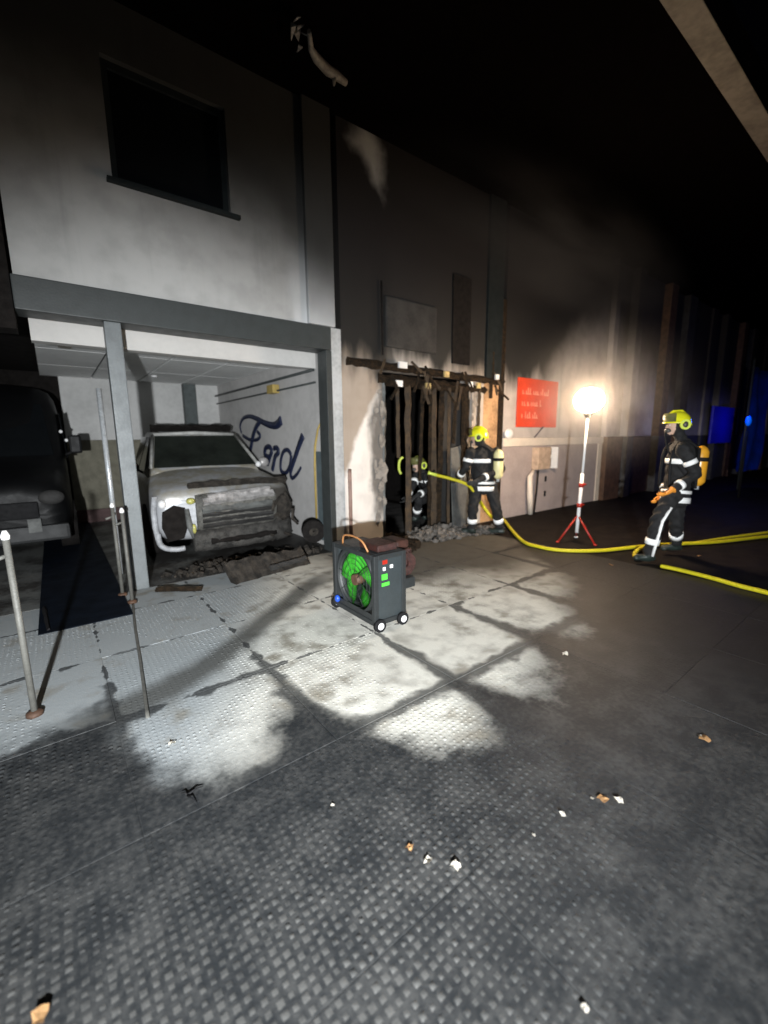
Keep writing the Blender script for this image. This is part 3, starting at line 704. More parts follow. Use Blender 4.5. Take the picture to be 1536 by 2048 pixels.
def van(name, loc, rz, label):
    t = empty(name, loc, label, 'van', rz)
    def sec(y, hw, z0, z1):
        P_ = [(0, z0), (.85, z0), (1, z0+.15), (1, z0+(z1-z0)*.45), (.97, z1-.35), (.88, z1-.06), (.6, z1), (0, z1+.03)]
        return [(hw*a_, y, z_) for a_, z_ in P_]+[(-hw*a_, y, z_) for a_, z_ in P_[-2:0:-1]]
    o = MB().loft([sec(0, .80, .35, .95), sec(.08, .90, .25, 1.12), sec(.7, .93, .22, 1.30), sec(.78, .93, .22, 1.40), sec(1.35, .93, .22, 2.42), sec(1.7, .93, .22, 2.52), sec(4.6, .93, .22, 2.50), sec(4.9, .90, .3, 2.4)]).build('body', CARD, t)
    md = o.modifiers.new('b', 'SUBSURF'); md.levels = md.render_levels = 1
    MB().poly([(-.78, .74, 1.40), (.78, .74, 1.40), (.70, 1.28, 2.16), (-.70, 1.28, 2.16)], .02, (0, -.8, .5)).build('windscreen', GLASSD, t)
    for sx in (-1, 1):
        MB().poly([(sx*.935, .95, 1.35), (sx*.935, 1.9, 1.35), (sx*.90, 1.9, 2.05), (sx*.90, 1.35, 2.05)], .012, (sx, 0, 0)).build('side_window', GLASSD, t)
        MB().ell((sx*.70, .03, .86), (.15, .07, .10), seg=14, rings=8).build('headlight', GREYP2, t)
        for yy in (.9, 3.9):
            w_ = MB().ring((sx*.84, yy, .35), (1, 0, 0), .35, .2, .22, 26).build('wheel', TYRE, t)
            MB().ring((sx*.86, yy, .35), (1, 0, 0), .195, .05, .2, 18).build('rim', STEEL_L, w_)
        m_ = MB().box((sx*1.06-.08, .92, 1.42), (sx*1.06+.08, .99, 1.70), bev=.03).build('mirror', CARD, t)
        MB().tube([(sx*.92, .98, 1.40), (sx*1.04, .96, 1.46)], .02, 6).build('mirror_arm', BLACK, m_)
    MB().box((-.55, -.05, .60), (.55, .03, .82), bev=.02).build('grille', BLACK, t)
    MB().box((-.86, -.07, .28), (.86, .06, .50), bev=.04).build('front_bumper', simple('grey bumper', (.018, .019, .02), .6), t)
    MB().box((.42, -.085, .42), (.56, -.07, .60)).build('number_plate', GREYP, t)
    for x_, z_ in ((.90, 1.75), (.955, 1.62)): MB().ell((x_, .86, z_), (.025, .02, .025), seg=8, rings=6).build('painted_glint', WHITE, t)  # white dots stand in for glints on the van
    return t
van('dark_van', (-.78, 7.3, 0), R(-1), 'dark van in shadow at the left edge of the garage')
tyr = empty('scorched_wheel', (2.97, 5.62, .25), 'scorched loose wheel lying by the wall right of the burnt car', 'wheel')
MB().ring((0, 0, 0), (.35, 1, .2), .17, .07, .14, 26).build('tyre', TYRE, tyr)
MB().ring((0, 0, 0), (.35, 1, .2), .075, .02, .1, 16).build('rim', BURNT, tyr)

# debris on the garage threshold
def chunk(c, s, seed, flat=1):
    rg = random.Random(seed); m_ = bmesh.ops; mb = MB()
    bmesh.ops.create_icosphere(mb.b, subdivisions=1, radius=1)
    for v in mb.b.verts: v.co = Vector((v.co.x*s[0]*rg.uniform(.6, 1.1), v.co.y*s[1]*rg.uniform(.6, 1.1), v.co.z*s[2]*rg.uniform(.6, 1.1)))+Vector(c)
    return mb
pl = empty('charred_bumper', (1.95, 4.95, 0), 'charred bumper cover lying flat in front of the burnt car', 'bumper')
rel(MB().loft(rough_bar((1.45, 4.78, .05), (2.5, 4.98, .05), .20, .045, 3, 12), smooth=False), 'shell', BURNT, pl)
rel(MB().loft(rough_bar((1.9, 4.70, .10), (2.42, 4.80, .11), .03, .02, 5, 6), smooth=False), 'trim_strip', GREYP2, pl)
tag(MB().loft(rough_bar((.72, 5.0, .02), (1.12, 4.72, .02), .03, .018, 6, 6), smooth=False).build('charred_batten', CHAR), 'thin charred batten on the paving beside the pillar foot', 'batten')
heap = MB(); rg = random.Random(21)
def heapadd(hm, cx, cy, rx, ry, h, n, smin, smax, seed):
    rg = random.Random(seed)
    for k in range(n):
        a = rg.uniform(0, 6.28); r = rg.random()**.7; x = cx+rx*r*math.cos(a); y = cy+ry*r*math.sin(a); s = rg.uniform(smin, smax)
        mt = Matrix.Translation((x, y, h*(1-r)*rg.uniform(.3, 1)+s*.3)) @ Euler((rg.uniform(0, 3), rg.uniform(0, 3), rg.uniform(0, 3))).to_matrix().to_4x4() @ Matrix.Diagonal((s*rg.uniform(.5, 1.6), s, s*rg.uniform(.25, .8), 1))
        bmesh.ops.create_cube(hm.b, size=1, matrix=mt)
h1 = MB(); heapadd(h1, 1.95, 5.45, 1.1, .28, .05, 200, .015, .075, 1); tag(h1.build('ash_heap', BURNT), 'black heap of ash and melted plastic under the front of the burnt car', 'ash heap', kind='stuff')
h2 = MB(); heapadd(h2, 4.95, 4.95, .75, .38, .14, 360, .02, .10, 2); heapadd(h2, 5.7, 4.7, .5, .25, .06, 140, .02, .07, 3); tag(h2.build('rubble', RUB), 'grey rubble scattered on the ground before the burnt doorway', 'rubble', kind='stuff')
h3 = MB(); heapadd(h3, 3.75, 4.75, .5, .35, .22, 300, .02, .09, 4); tag(h3.build('charred_debris', CHAR), 'dark brown charred debris against the foot of the wall behind the fan', 'debris', kind='stuff')

# ================================================================== FAN (pressure ventilator)
fn = empty('ventilator', (2.0, 2.74, 0), 'black box fire brigade ventilator with a green fan on the pale paving', 'fan')
def fp(mb, name, mat, par=None): return mb.build(name, mat, par or fn)
WX, LY, Z0, Z1 = .30, .62, .05, .66
fr = MB(); t_ = .022
for yy in (0, LY):
    for xx in (0, WX): fr.box((xx-t_, yy-t_, Z0), (xx+t_, yy+t_, Z1), bev=.006)
for zz in (Z0+.02, Z1-.02):
    for yy in (0, LY): fr.box((t_, yy-t_, zz-t_), (WX-t_, yy+t_, zz+t_), bev=.006)
    for xx in (0, WX): fr.box((xx-t_, t_, zz-t_), (xx+t_, LY-t_, zz+t_), bev=.006)
fp(fr, 'frame', FANK)
fp(MB().box((.02, -.012, .09), (WX-.02, -.002, .63)), 'side_panel', FANP)
fp(MB().box((.02, LY+.002, .09), (WX-.02, LY+.012, .63)), 'side_panel', FANP)
fp(MB().box((.02, .02, Z1-.01), (WX-.02, LY-.02, Z1+.005)), 'top_panel', FANK)
fp(MB().box((.10, .02, .07), (WX-.03, LY-.02, .10)), 'base_plate', FANK)
cy, cz, rad = .30, .375, .275
fp(MB().ring((.06, cy, cz), (1, 0, 0), rad+.02, rad, .14, 36), 'shroud', FANK)
for k in range(5):
    a0 = k*math.pi*.4+.35; rows = []
    for i in range(5):
        r = .065+(rad-.075)*i/4; a = a0+.22*i/4; hwd = .72-.02*i
        row = []
        for s_ in (-1, -.3, .3, 1):
            an = a+s_*hwd; row.append((.055+.035*s_, cy+r*math.cos(an), cz+r*math.sin(an)))
        rows.append(row)
    bm_ = MB(); G = [[bm_.b.verts.new(p) for p in r_] for r_ in rows]
    for i in range(4):
        for j in range(3): bm_.b.faces.new((G[i][j], G[i][j+1], G[i+1][j+1], G[i+1][j])).smooth = True
    bmesh.ops.solidify(bm_.b, geom=bm_.b.faces[:], thickness=.006)
    fp(bm_, 'fan_blade', FANG)
fp(MB().box((.125, .03, .10), (.132, LY-.03, .63)), 'back_grille', FANK)
fp(MB().ring((.035, cy, cz), (1, 0, 0), .048, .0, .09, 20), 'hub', BROWN)
gd = MB()
for r in (.10, .15, .20, .245): gd.ring((-.012, cy, cz), (1, 0, 0), r, r-.0025, .003, 32)
for k in range(8):
    a = k*math.pi/4+.2; gd.tube([(-.012, cy+.06*math.cos(a), cz+.06*math.sin(a)), (-.012, cy+.25*math.cos(a), cz+.25*math.sin(a))], .002, 5)
fp(gd, 'guard', FANK)
fp(MB().box((-.014, .02, .08), (-.006, LY-.02, .14)), 'kick_plate', FANK)
fp(MB().ell((-.03, .56, .13), (.025, .03, .035), seg=12, rings=8), 'knob', BLUP)
for (xx, yy, s_) in ((.02, -.035, 1), (WX-.03, -.035, 1), (.02, LY+.035, 1), (WX-.03, LY+.035, 1)):
    wv = fp(MB().ring((xx, yy, .055), (0, 1, 0), .055, .03, .035, 22), 'wheel', BLACK)
    wr = MB().ring((xx, yy, .055), (0, 1, 0), .0295, .004, .042, 16).build('wheel_hub', WHITE, wv)
fp(MB().tube(spl([(.02, .12, .665), (.0, .18, .75), (0, .32, .77), (0, .46, .75), (.02, .52, .665)]), .009, 8), 'handle', ORN)
for k, (a, b, c, d, mt) in enumerate([(.06, .12, .44, .49, FANG), (.06, .14, .385, .415, FANG), (.075, .10, .52, .55, WHITE), (.15, .18, .53, .56, WHITE), (.07, .12, .575, .61, REDP)]):
    fp(MB().box((a, -.017, c), (b, -.0125, d)), 'panel_label', mt)
en = fp(MB().box((WX+.03, .12, .36), (WX+.22, .42, .62), bev=.03), 'engine', ENG)
MB().ring((WX+.13, .105, .49), (0, 1, 0), .10, .03, .04, 18).build('recoil_starter', ENG, en)
MB().box((WX+.04, .14, .62), (WX+.20, .38, .70), bev=.03).build('fuel_tank', simple('scorched tank', (.06, .025, .018), .5, var=.4), en)
MB().tube([(WX+.16, .36, .58), (WX+.24, .38, .62), (WX+.26, .38, .54)], .025, 8).build('exhaust', BROWN, en)
fp(MB().box((WX+.023, .08, .26), (WX+.22, .44, .355), bev=.01), 'engine_bed', FANK)
fp(MB().box((.05, .02, .67), (.26, .30, .73), bev=.015), 'control_box', ENG)

# ================================================================== WORK LIGHT
LP = gnd(1152, 1083); LP.z = -.008
wk = empty('work_light', LP, 'lit work light on a pale telescopic mast with red clamps and red tripod', 'work light')
top = onD(1176, 830, LP.dot(FH))-LP
MB().tube([(0, 0, .15), top*.55], .026, 12).build('mast', WHITE, wk)
MB().tube([top*.55, top], .018, 12).build('mast', WHITE, wk)
for q in (.46, .30): 
    c = top*q; MB().tube([c-Vector((0, 0, .03)), c+Vector((0, 0, .03))], .038, 12).build('clamp', REDP, wk)
    MB().tube([c, c+_rt*.07+Vector((0, 0, .01))], .014, 7).build('clamp_lever', REDP, wk); 
for k in range(3):
    a = k*2.094+.5; MB().tube([(0, 0, .42), (.30*math.cos(a), .30*math.sin(a), .01)], .015, 8).build('tripod_leg', REDP, wk)
    MB().ell((.30*math.cos(a), .30*math.sin(a), .015), (.03, .03, .015), seg=8, rings=6).build('foot', REDP if k else WHITE, wk)
LAMPE = Mat('lit lamp glass').set((1, .9, .75), emit=(1.0, .74, .50), es=170)
toward = Vector((-.72, -.65, -.1)).normalized()
hd = top+Vector((0, 0, .02))
bal = hd+Vector((0, 0, .19))
MB().tube([hd-Vector((0, 0, .06)), hd+Vector((0, 0, .01))], [.03, .07], 14).build('collar', BLACK, wk)
MB().ell(bal, (.205, .205, .175), None, 28, 18).build('lamp_balloon', LAMPE, wk)
MB().ell(bal+Vector((0, 0, .185)), (.07, .07, .015), None, 14, 8).build('cap', BLACK, wk)
# haze volume added to give the lamp its glare halo
SM = bpy.data.materials.new('lamp glare haze'); SM.use_nodes = True; st_ = SM.node_tree; st_.nodes.clear()
ou = st_.nodes.new('ShaderNodeOutputMaterial'); pv = st_.nodes.new('ShaderNodeVolumePrincipled')
pv.inputs['Color'].default_value = (.95, .93, .9, 1); pv.inputs['Anisotropy'].default_value = .3
tc = st_.nodes.new('ShaderNodeTexCoord'); vl = st_.nodes.new('ShaderNodeVectorMath'); vl.operation = 'LENGTH'
st_.links.new(tc.outputs['Object'], vl.inputs[0]); q_ = N(st_, vl.outputs['Value'])
st_.links.new((q_.ss(1.0, .0)*.09).s, pv.inputs['Density']); st_.links.new(pv.outputs[0], ou.inputs['Volume'])
sm_ = MB().ell((0, 0, 0), (1, 1, 1), None, 20, 12).build('smoke', SM); sm_.location = LP+bal; sm_.scale = (1.5, 1.5, 1.3)  # added haze for the lamp's glare halo
tag(sm_, 'thin haze added for the glow around the lit work light', 'smoke', kind='stuff')

DS = bpy.data.materials.new('added darkening smoke'); DS.use_nodes = True; st2 = DS.node_tree; st2.nodes.clear()
ou = st2.nodes.new('ShaderNodeOutputMaterial'); pv = st2.nodes.new('ShaderNodeVolumePrincipled'); pv.inputs['Color'].default_value = (.10, .10, .105, 1)
tc = st2.nodes.new('ShaderNodeTexCoord'); vl = st2.nodes.new('ShaderNodeVectorMath'); vl.operation = 'LENGTH'
nz_ = st2.nodes.new('ShaderNodeTexNoise'); nz_.inputs['Scale'].default_value = 2.2; nz_.inputs['Detail'].default_value = 3
st2.links.new(tc.outputs['Object'], vl.inputs[0]); st2.links.new(tc.outputs['Object'], nz_.inputs['Vector'])
st2.links.new((N(st2, vl.outputs['Value']).ss(1.0, .25)*N(st2, nz_.outputs[0]).ss(.3, .7)*1.1).s, pv.inputs['Density']); st2.links.new(pv.outputs[0], ou.inputs['Volume'])
dsm = MB().ell((0, 0, 0), (1, 1, 1), None, 24, 14).build('smoke', DS); dsm.location = (7.2, 4.1, 4.55); dsm.scale = (4.6, 1.05, 1.0)  # absorbing smoke added to darken the upper wall
tag(dsm, 'dark smoke added under the eaves to dim the wall above the burnt doorway', 'smoke', kind='stuff')

# ================================================================== HOSES
def hose(pix, r, label, z=.03, extra=None):
    P = [gnd(a, b, z) for a, b in pix]
    if extra: P = extra+P
    o = MB().tube(spl(P, 8), r, 10, flat=.8).build('fire_hose', HOSE); return tag(o, label, 'hose', 'yellow fire hoses')
hose([(1002, 1032), (1040, 1078), (1080, 1094), (1130, 1101), (1200, 1101), (1270, 1094), (1340, 1088), (1430, 1084), (1540, 1072), (1700, 1055)], .030,
     'yellow hose sagging across the dark ground from the doorway to the right edge')
hose([(1330, 1092), (1390, 1085), (1450, 1076), (1540, 1064), (1680, 1045)], .024, 'thinner yellow hose just above the long one at the right edge')
hose([(1322, 1132), (1360, 1140), (1420, 1155), (1480, 1172), (1540, 1187), (1680, 1228)], .030, 'short yellow hose leading from the walking firefighter to the lower right')
hose([(1302, 1092), (1282, 1096), (1270, 1106), (1272, 1115), (1285, 1112)], .028, 'yellow hose loop by the foot of the walking firefighter', z=.04)

# ================================================================== FIREFIGHTERS
def capsule(mb, a, b, ra, rb, n=14):
    a = Vector(a); b = Vector(b); t = (b-a).normalized()
    L = (b-a).length; pts = []; rr = []
    for k in range(4): ph = math.pi/2*(k/4); pts.append(a-t*ra*math.cos(ph)); rr.append(max(ra*math.sin(ph), ra*.05))
    pts.append(a); rr.append(ra); pts.append(a.lerp(b, .35)); rr.append(ra+(rb-ra)*.3); pts.append(b); rr.append(rb)
    for k in range(1, 5): ph = math.pi/2*(k/4); pts.append(b+t*rb*math.sin(ph)); rr.append(max(rb*math.cos(ph), rb*.05))
    mb.tube(pts, rr, n)
def eloft(mb, stations, n=20):
    """stations: (centre, lateral, a, b, normal)"""
    rings = []
    for c, lat, a, b, ax in stations:
        f = ax.cross(lat).normalized()
        rings.append([Vector(c)+lat*a*math.cos(2*math.pi*k/n)+f*b*math.sin(2*math.pi*k/n) for k in range(n)])
    mb.loft(rings)
def hand(mb, wrist, d, palm_n, s=1.0):
    """palm, four unequal bent fingers and a thumb that leaves the side of the palm"""
    wrist = Vector(wrist); d = Vector(d).normalized(); nrm = Vector(palm_n); nrm = (nrm-d*nrm.dot(d)).normalized(); sd = d.cross(nrm)
    pc = wrist+d*.05*s
    rot = Matrix((sd, d, nrm)).transposed()
    mb.ell(pc, (.045*s, .055*s, .020*s), rot, 12, 8)
    for k, ln in enumerate((.062, .074, .070, .055)):
        b0 = pc+d*.042*s+sd*(.031-.0207*k)*s; b1 = b0+d*ln*.5*s+nrm*.006*s; b2 = b1+d*ln*.38*s+nrm*.022*s; b3 = b2+d*ln*.12*s+nrm*.024*s
        mb.tube([b0-d*.01, b0, b1, b2, b3], [.0105*s, .0105*s, .010*s, .009*s, .007*s], 8)
    t0 = pc-d*.02*s+sd*.035*s; t1 = t0+d*.025*s+sd*.028*s+nrm*.01*s; t2 = t1+d*.032*s+sd*.006*s+nrm*.014*s
    mb.tube([t0, t1, t2, t2+d*.008], [.014*s, .0125*s, .010*s, .007*s], 8)
def person(label, J, face, lat, helmet_rot=0, glove=GLOVEK, tank=True, scale=1.0, side_stripe=True, tankmat=TANK, helm=None):
    """J: dict of world joints"""
    J = {k: Vector(v) for k, v in J.items()}
    root_loc = Vector(((J['ankL'].x+J['ankR'].x)/2, (J['ankL'].y+J['ankR'].y)/2, min(J['ankL'].z, J['ankR'].z)-.09))
    t = empty('person', root_loc, label, 'firefighter')
    off = Matrix.Translation(root_loc).inverted()
    face = Vector(face).normalized(); lat = Vector(lat).normalized(); s = scale
    mb = MB()
    seg = []   # (a,b,r,region)
    up = (J['neck']-J['pelvis']).normalized()
    latS = (J['shR']-J['shL']).normalized(); latH = (J['hipR']-J['hipL']).normalized()
    C = lambda q: J['pelvis'].lerp(J['neck'], q)
    eloft(mb, [(C(-.30), latH, .10*s, .09*s, up), (C(-.22), latH, .165*s, .135*s, up), (C(-.02), latH, .185*s, .15*s, up), (C(.25), latS, .175*s, .14*s, up), (C(.5), latS, .19*s, .15*s, up),
               (C(.75), latS, .215*s, .15*s, up), (C(.90), latS, .19*s, .125*s, up), (C(1.0), latS, .09*s, .085*s, up), (C(1.05), latS, .06*s, .06*s, up)])
    capsule(mb, C(.95), J['head'], .065*s, .065*s)
    mb.ell(J['head'], (.078*s, .098*s, .118*s), face.to_track_quat('Y', 'Z').to_matrix(), 18, 12)
    mb.ell(J['head']+face*.10*s-Vector((0, 0, .012)), (.014, .02, .022), None, 8, 6)         # nose
    mb.ell(J['head']+face*.07*s-Vector((0, 0, .085))*s, (.04, .04, .03), None, 8, 6)         # chin
    for sd, S_ in (('L', -1), ('R', 1)):
        capsule(mb, J['sh'+sd], J['el'+sd], .078*s, .062*s); capsule(mb, J['el'+sd], J['wr'+sd], .062*s, .048*s)
        capsule(mb, J['hip'+sd], J['kn'+sd], .108*s, .082*s); capsule(mb, J['kn'+sd], J['ank'+sd], .084*s, .066*s)
        ank = J['ank'+sd]; fd = Vector(J.get('toe'+sd, face)); fd.z = 0; fd.normalize()
        # trouser cuff, boot
        capsule(mb, ank+Vector((0, 0, .03)), ank-Vector((0, 0, .035)), .070*s, .060*s)
        capsule(mb, ank-fd*.03-Vector((0, 0, .045)), ank+fd*.15-Vector((0, 0, .052)), .048*s, .040*s)
        dd = J['wr'+sd]-J['el'+sd]
        hand(mb, J['wr'+sd], dd, face if abs(face.dot(dd.normalized())) < .9 else Vector((0, 0, -1)), 1.15)
    bmesh.ops.recalc_face_normals(mb.b, faces=mb.b.faces)
    me = bpy.data.meshes.new('body'); mb.b.to_mesh(me); mb.b.free(); me.transform(off)
    tmp = bpy.data.objects.new('body_tmp', me); COL.objects.link(tmp)
    rm = tmp.modifiers.new('r', 'REMESH'); rm.mode = 'VOXEL'; rm.voxel_size = .0085; rm.use_smooth_shade = True
    sm = tmp.modifiers.new('s', 'SMOOTH'); sm.iterations = 2; sm.factor = .5
    dg = bpy.context.evaluated_depsgraph_get(); me2 = bpy.data.meshes.new_from_object(tmp.evaluated_get(dg))
    bpy.data.objects.remove(tmp); me2.name = 'body'
    me2.materials.clear()
    for mt in (CLOTH, SKIN, glove, BOOT): me2.materials.append(mt)
    # cloth folds as real relief, then region materials
    L = [J[k]-root_loc for k in ('head', 'wrL', 'wrR', 'ankL', 'ankR', 'neck')]
    n = len(me2.vertices); co = np.empty(n*3, np.float32); me2.vertices.foreach_get('co', co); co = co.reshape(-1, 3)
    nr = np.empty(n*3, np.float32); me2.vertices.foreach_get('normal', nr); nr = nr.reshape(-1, 3)
    hd_ = np.linalg.norm(co-np.array(L[0]), axis=1) > .16
    w1 = np.linalg.norm(co-np.array(L[1]), axis=1) > .17; w2 = np.linalg.norm(co-np.array(L[2]), axis=1) > .17
    fold = .006*np.sin(co[:, 2]*46+3*np.sin(co[:, 0]*17)+2*np.sin(co[:, 1]*21))+.004*np.sin(co[:, 0]*60+co[:, 2]*31)
    co = co+nr*(fold*(hd_ & w1 & w2))[:, None]; me2.vertices.foreach_set('co', co.reshape(-1)); me2.update()
    k = len(me2.polygons); cc = np.empty(k*3, np.float32); me2.polygons.foreach_get('center', cc); cc = cc.reshape(-1, 3)
    mi = np.zeros(k, np.int32)
    hh = cc-np.array(L[0]); mi[(np.linalg.norm(hh, axis=1) < .135*s) & (hh[:, 2] > -.105*s) & (hh @ np.array(face) > .035*s)] = 1
    for sd in ('L', 'R'):
        wv = np.array(J['wr'+sd]-root_loc); dv = np.array((J['wr'+sd]-J['el'+sd]).normalized()); r_ = cc-wv
        mi[(np.linalg.norm(r_, axis=1) < .26) & (r_ @ dv > .015) & (np.linalg.norm(r_-np.outer(r_ @ dv, dv), axis=1) < .09)] = 2
        av = np.array(J['ank'+sd]-root_loc); r_ = cc-av; mi[(np.linalg.norm(r_[:, :2], axis=1) < .26) & (r_[:, 2] < -.005)] = 3
    me2.polygons.foreach_set('material_index', mi)
    me2.polygons.foreach_set('use_smooth', np.ones(k, bool))
    o = bpy.data.objects.new('body', me2); COL.objects.link(o); o.parent = t
    def add(m_, name, mat, par=None):
        ob = m_.build(name, mat, par or t); ob.data.transform(off); return ob
    def band(a, b, q, r, w_=.055, mat=REFL):
        a = Vector(a); b = Vector(b); c = a.lerp(b, q); m_ = MB(); ax = (b-a).normalized()
        m_.ring(c, ax, r+.010, r-.02, w_, 20); add(m_, 'reflective_band', mat)
    def tband(q, a, b, l, w_=.06, mat=REFL):
        c = C(q); f = up.cross(l).normalized(); rings = []
        for h, g in ((-w_/2, 0), (-w_/2, .012), (w_/2, .012), (w_/2, 0)):
            rings.append([c+up*h+l*(a+g)*math.cos(x)+f*(b+g)*math.sin(x) for x in [2*math.pi*k/24 for k in range(24)]])
        add(MB().loft(rings, cap=False), 'reflective_band', mat)
    tband(.62, .205*s, .152*s, latS); tband(-.14, .182*s, .152*s, latH, .07); tband(.02, .188*s, .152*s, latH, .04)
    for sd in ('L', 'R'):
        band(J['sh'+sd], J['el'+sd], .55, .069*s); band(J['el'+sd], J['wr'+sd], .72, .053*s, .05)
        band(J['kn'+sd], J['ank'+sd], .62, .073*s, .075)
        if side_stripe:
            o_ = (lat if sd == 'R' else -lat); p0 = J['hip'+sd].lerp(J['kn'+sd], .45)+o_*.093*s; p1 = J['kn'+sd]+o_*.085*s; p2 = J['ank'+sd]+o_*.066*s+Vector((0, 0, -.01))
            m_ = MB(); m_.tube([p0, p1, p1.lerp(p2, .5)+o_*.004, p2], .024, 8, flat=.6); add(m_, 'reflective_band', REFL)
    # eyes, ears
    u = Vector((0, 0, 1)); l = u.cross(face).normalized()
    for q in (-1, 1):
        add(MB().ell(J['head']+face*.086*s+l*q*.03+u*.01, (.010, .010, .008), None, 8, 6), 'eye', WHITE)
        add(MB().ell(J['head']+l*q*.078*s-u*.01, (.012, .02, .028), None, 8, 6), 'ear', CLOTH)
    # mask / mouth area
    mk = add(MB().ell(J['head']+face*.085*s-u*.055, (.042, .042, .036), None, 12, 8), 'breathing_mask', MASKM)
    # helmet: shell, brim, comb, visor, neck guard
    hc = J['head']+u*.045*s-face*.01; hm = MB(); rings = []
    fr_, la_ = face, l
    for k in range(9):
        ph = k/8*math.pi*.5; z = .135*math.sin(ph)*s; rr_ = math.cos(ph)
        rings.append([hc+u*z+fr_*(.150*s*max(rr_, .02))*math.cos(a)+la_*(.122*s*max(rr_, .02))*math.sin(a) for a in [2*math.pi*q/28 for q in range(28)]])
    brim = [hc-u*(.012+.035*max(0, -math.cos(a)))+fr_*(.178*s if math.cos(a) > 0 else .165*s)*math.cos(a)+la_*.138*s*math.sin(a) for a in [2*math.pi*q/28 for q in range(28)]]
    hm.loft([brim]+rings); he = add(hm, 'helmet', helm or HELM)
    add(MB().tube([hc+fr_*.13*s+u*.07*s, hc+fr_*.06*s+u*.135*s, hc-fr_*.04*s+u*.14*s, hc-fr_*.13*s+u*.07*s], .012, 8), 'helmet_comb', helm or HELM, he)
    ear = MB().ell(hc-fr_*.03+la_*.115*s-u*.03, (.035, .035, .045), None, 12, 8); add(ear, 'helmet_cup', MASKM, he)
    ear = MB().ell(hc-fr_*.03-la_*.115*s-u*.03, (.035, .035, .045), None, 12, 8); add(ear, 'helmet_cup', MASKM, he)
    add(MB().ring(hc-fr_*.03+la_*.118*s-u*.03, la_, .060, .036, .03, 20), 'helmet_rim', REFY, he); add(MB().ring(hc-fr_*.03-la_*.118*s-u*.03, la_, .060, .036, .03, 20), 'helmet_rim', REFY, he)
    vis = MB(); vr = []
    for z, rr_ in ((-.055, 1.06), (.0, 1.12), (.045, 1.06)):
        vr.append([hc+u*z+fr_*.138*rr_*s*math.cos(a)+la_*.118*rr_*s*math.sin(a) for a in np.linspace(-1.1, 1.1, 12)])
    G = [[vis.b.verts.new(p) for p in r_] for r_ in vr]
    for i in range(2):
        for j in range(11): vis.b.faces.new((G[i][j], G[i][j+1], G[i+1][j+1], G[i+1][j])).smooth = True
    # visor pushed up against the brim front
    bmesh.ops.solidify(vis.b, geom=vis.b.faces[:], thickness=.003)
    bmesh.ops.translate(vis.b, verts=vis.b.verts[:], vec=u*.06+fr_*.008)
    add(vis, 'visor', simple('smoked visor', (.30, .30, .12), .15, var=.1), he)
    if tank:
        back = -face; c0 = C(.22)+back*.235*s; c1 = C(.80)+back*.235*s
        tk = MB(); ax = (c1-c0).normalized(); rr_ = .080
        tk.tube([c0-ax*.06, c0-ax*.04, c0, c1, c1+ax*.05, c1+ax*.075], [.02, .05, rr_, rr_, .055, .02], 18)
        tt = add(tk, 'air_cylinder', tankmat)
        add(MB().tube([c0-ax*.10, c0-ax*.055], .026, 10), 'valve', CHROME, tt)
        add(MB().ring(c0.lerp(c1, .75), ax, rr_+.004, rr_-.01, .05, 18), 'strap', BLACK, tt)
        add(MB().poly([C(.1)+back*.145*s-l*.11, C(.1)+back*.145*s+l*.11, C(.88)+back*.135*s+l*.10, C(.88)+back*.135*s-l*.10], .03, back), 'back_plate', BLACK, tt)
        for q in (-1, 1):
            add(MB().tube(spl([C(.88)+back*.13*s+l*q*.09, C(1.0)+l*q*.10+u*.0, C(.86)+face*.14*s+l*q*.10, C(.5)+face*.165*s+l*q*.10, C(.12)+face*.15*s+l*q*.12], 4), .018, 6), 'harness_strap', BLACK, tt)
        add(MB().tube(spl([c0-ax*.09, C(.35)+l*.20*s+face*.02, C(.8)+face*.18*s+l*.06, J['head']+face*.12*s-u*.07], 5), .011, 6), 'air_line', BLACK, tt)
    return t
# walking firefighter on the right, in profile
D0 = gnd(1325, 1122).dot(FH)
def J3(px, py, d=0, D=D0): return onD(px, py, D+d)
walk_dir = -_rt*.97+FH*.1
person('firefighter walking left on the right side with amber air cylinder and orange glove',
    dict(pelvis=J3(1352, 985), neck=J3(1366, 883), head=J3(1352, 852), shL=J3(1366, 897, -.19), shR=J3(1366, 897, .17), elL=J3(1392, 948, -.26), wrL=J3(1348, 978, -.30),
         elR=J3(1345, 950, .24), wrR=J3(1325, 985, .16), hipL=J3(1346, 990, -.09), hipR=J3(1354, 990, .09), knL=J3(1316, 1040, -.12), ankL=J3(1298, 1108, -.10),
         knR=J3(1352, 1040, .14), ankR=J3(1352, 1088, .30)), walk_dir, FH, glove=GLOVE)
# standing firefighter before the doorway
D1 = gnd(965, 1070).dot(FH)
K3 = lambda px, py, d=0: onD(px, py, D1+d)
person('standing firefighter holding the hose nozzle before the burnt doorway',
    dict(pelvis=K3(966, 966), neck=K3(968, 893), head=K3(956, 877, -.05), shL=K3(941, 904, -.10), shR=K3(992, 903, .12), elL=K3(932, 934, -.10), wrL=K3(918, 953, .08),
         elR=K3(1003, 938, -.05), wrR=K3(958, 960, -.22), hipL=K3(955, 972, -.03), hipR=K3(981, 972, .03), knL=K3(946, 1015, -.10), ankL=K3(944, 1056, -.02),
         knR=K3(992, 1015, -.04), ankR=K3(1000, 1056, .04)), -_rt*.85+FH*.42, _rt*.5+FH*.8, side_stripe=False, tankmat=simple('pale lime cylinder', (.75, .68, .35), .4, var=.1))
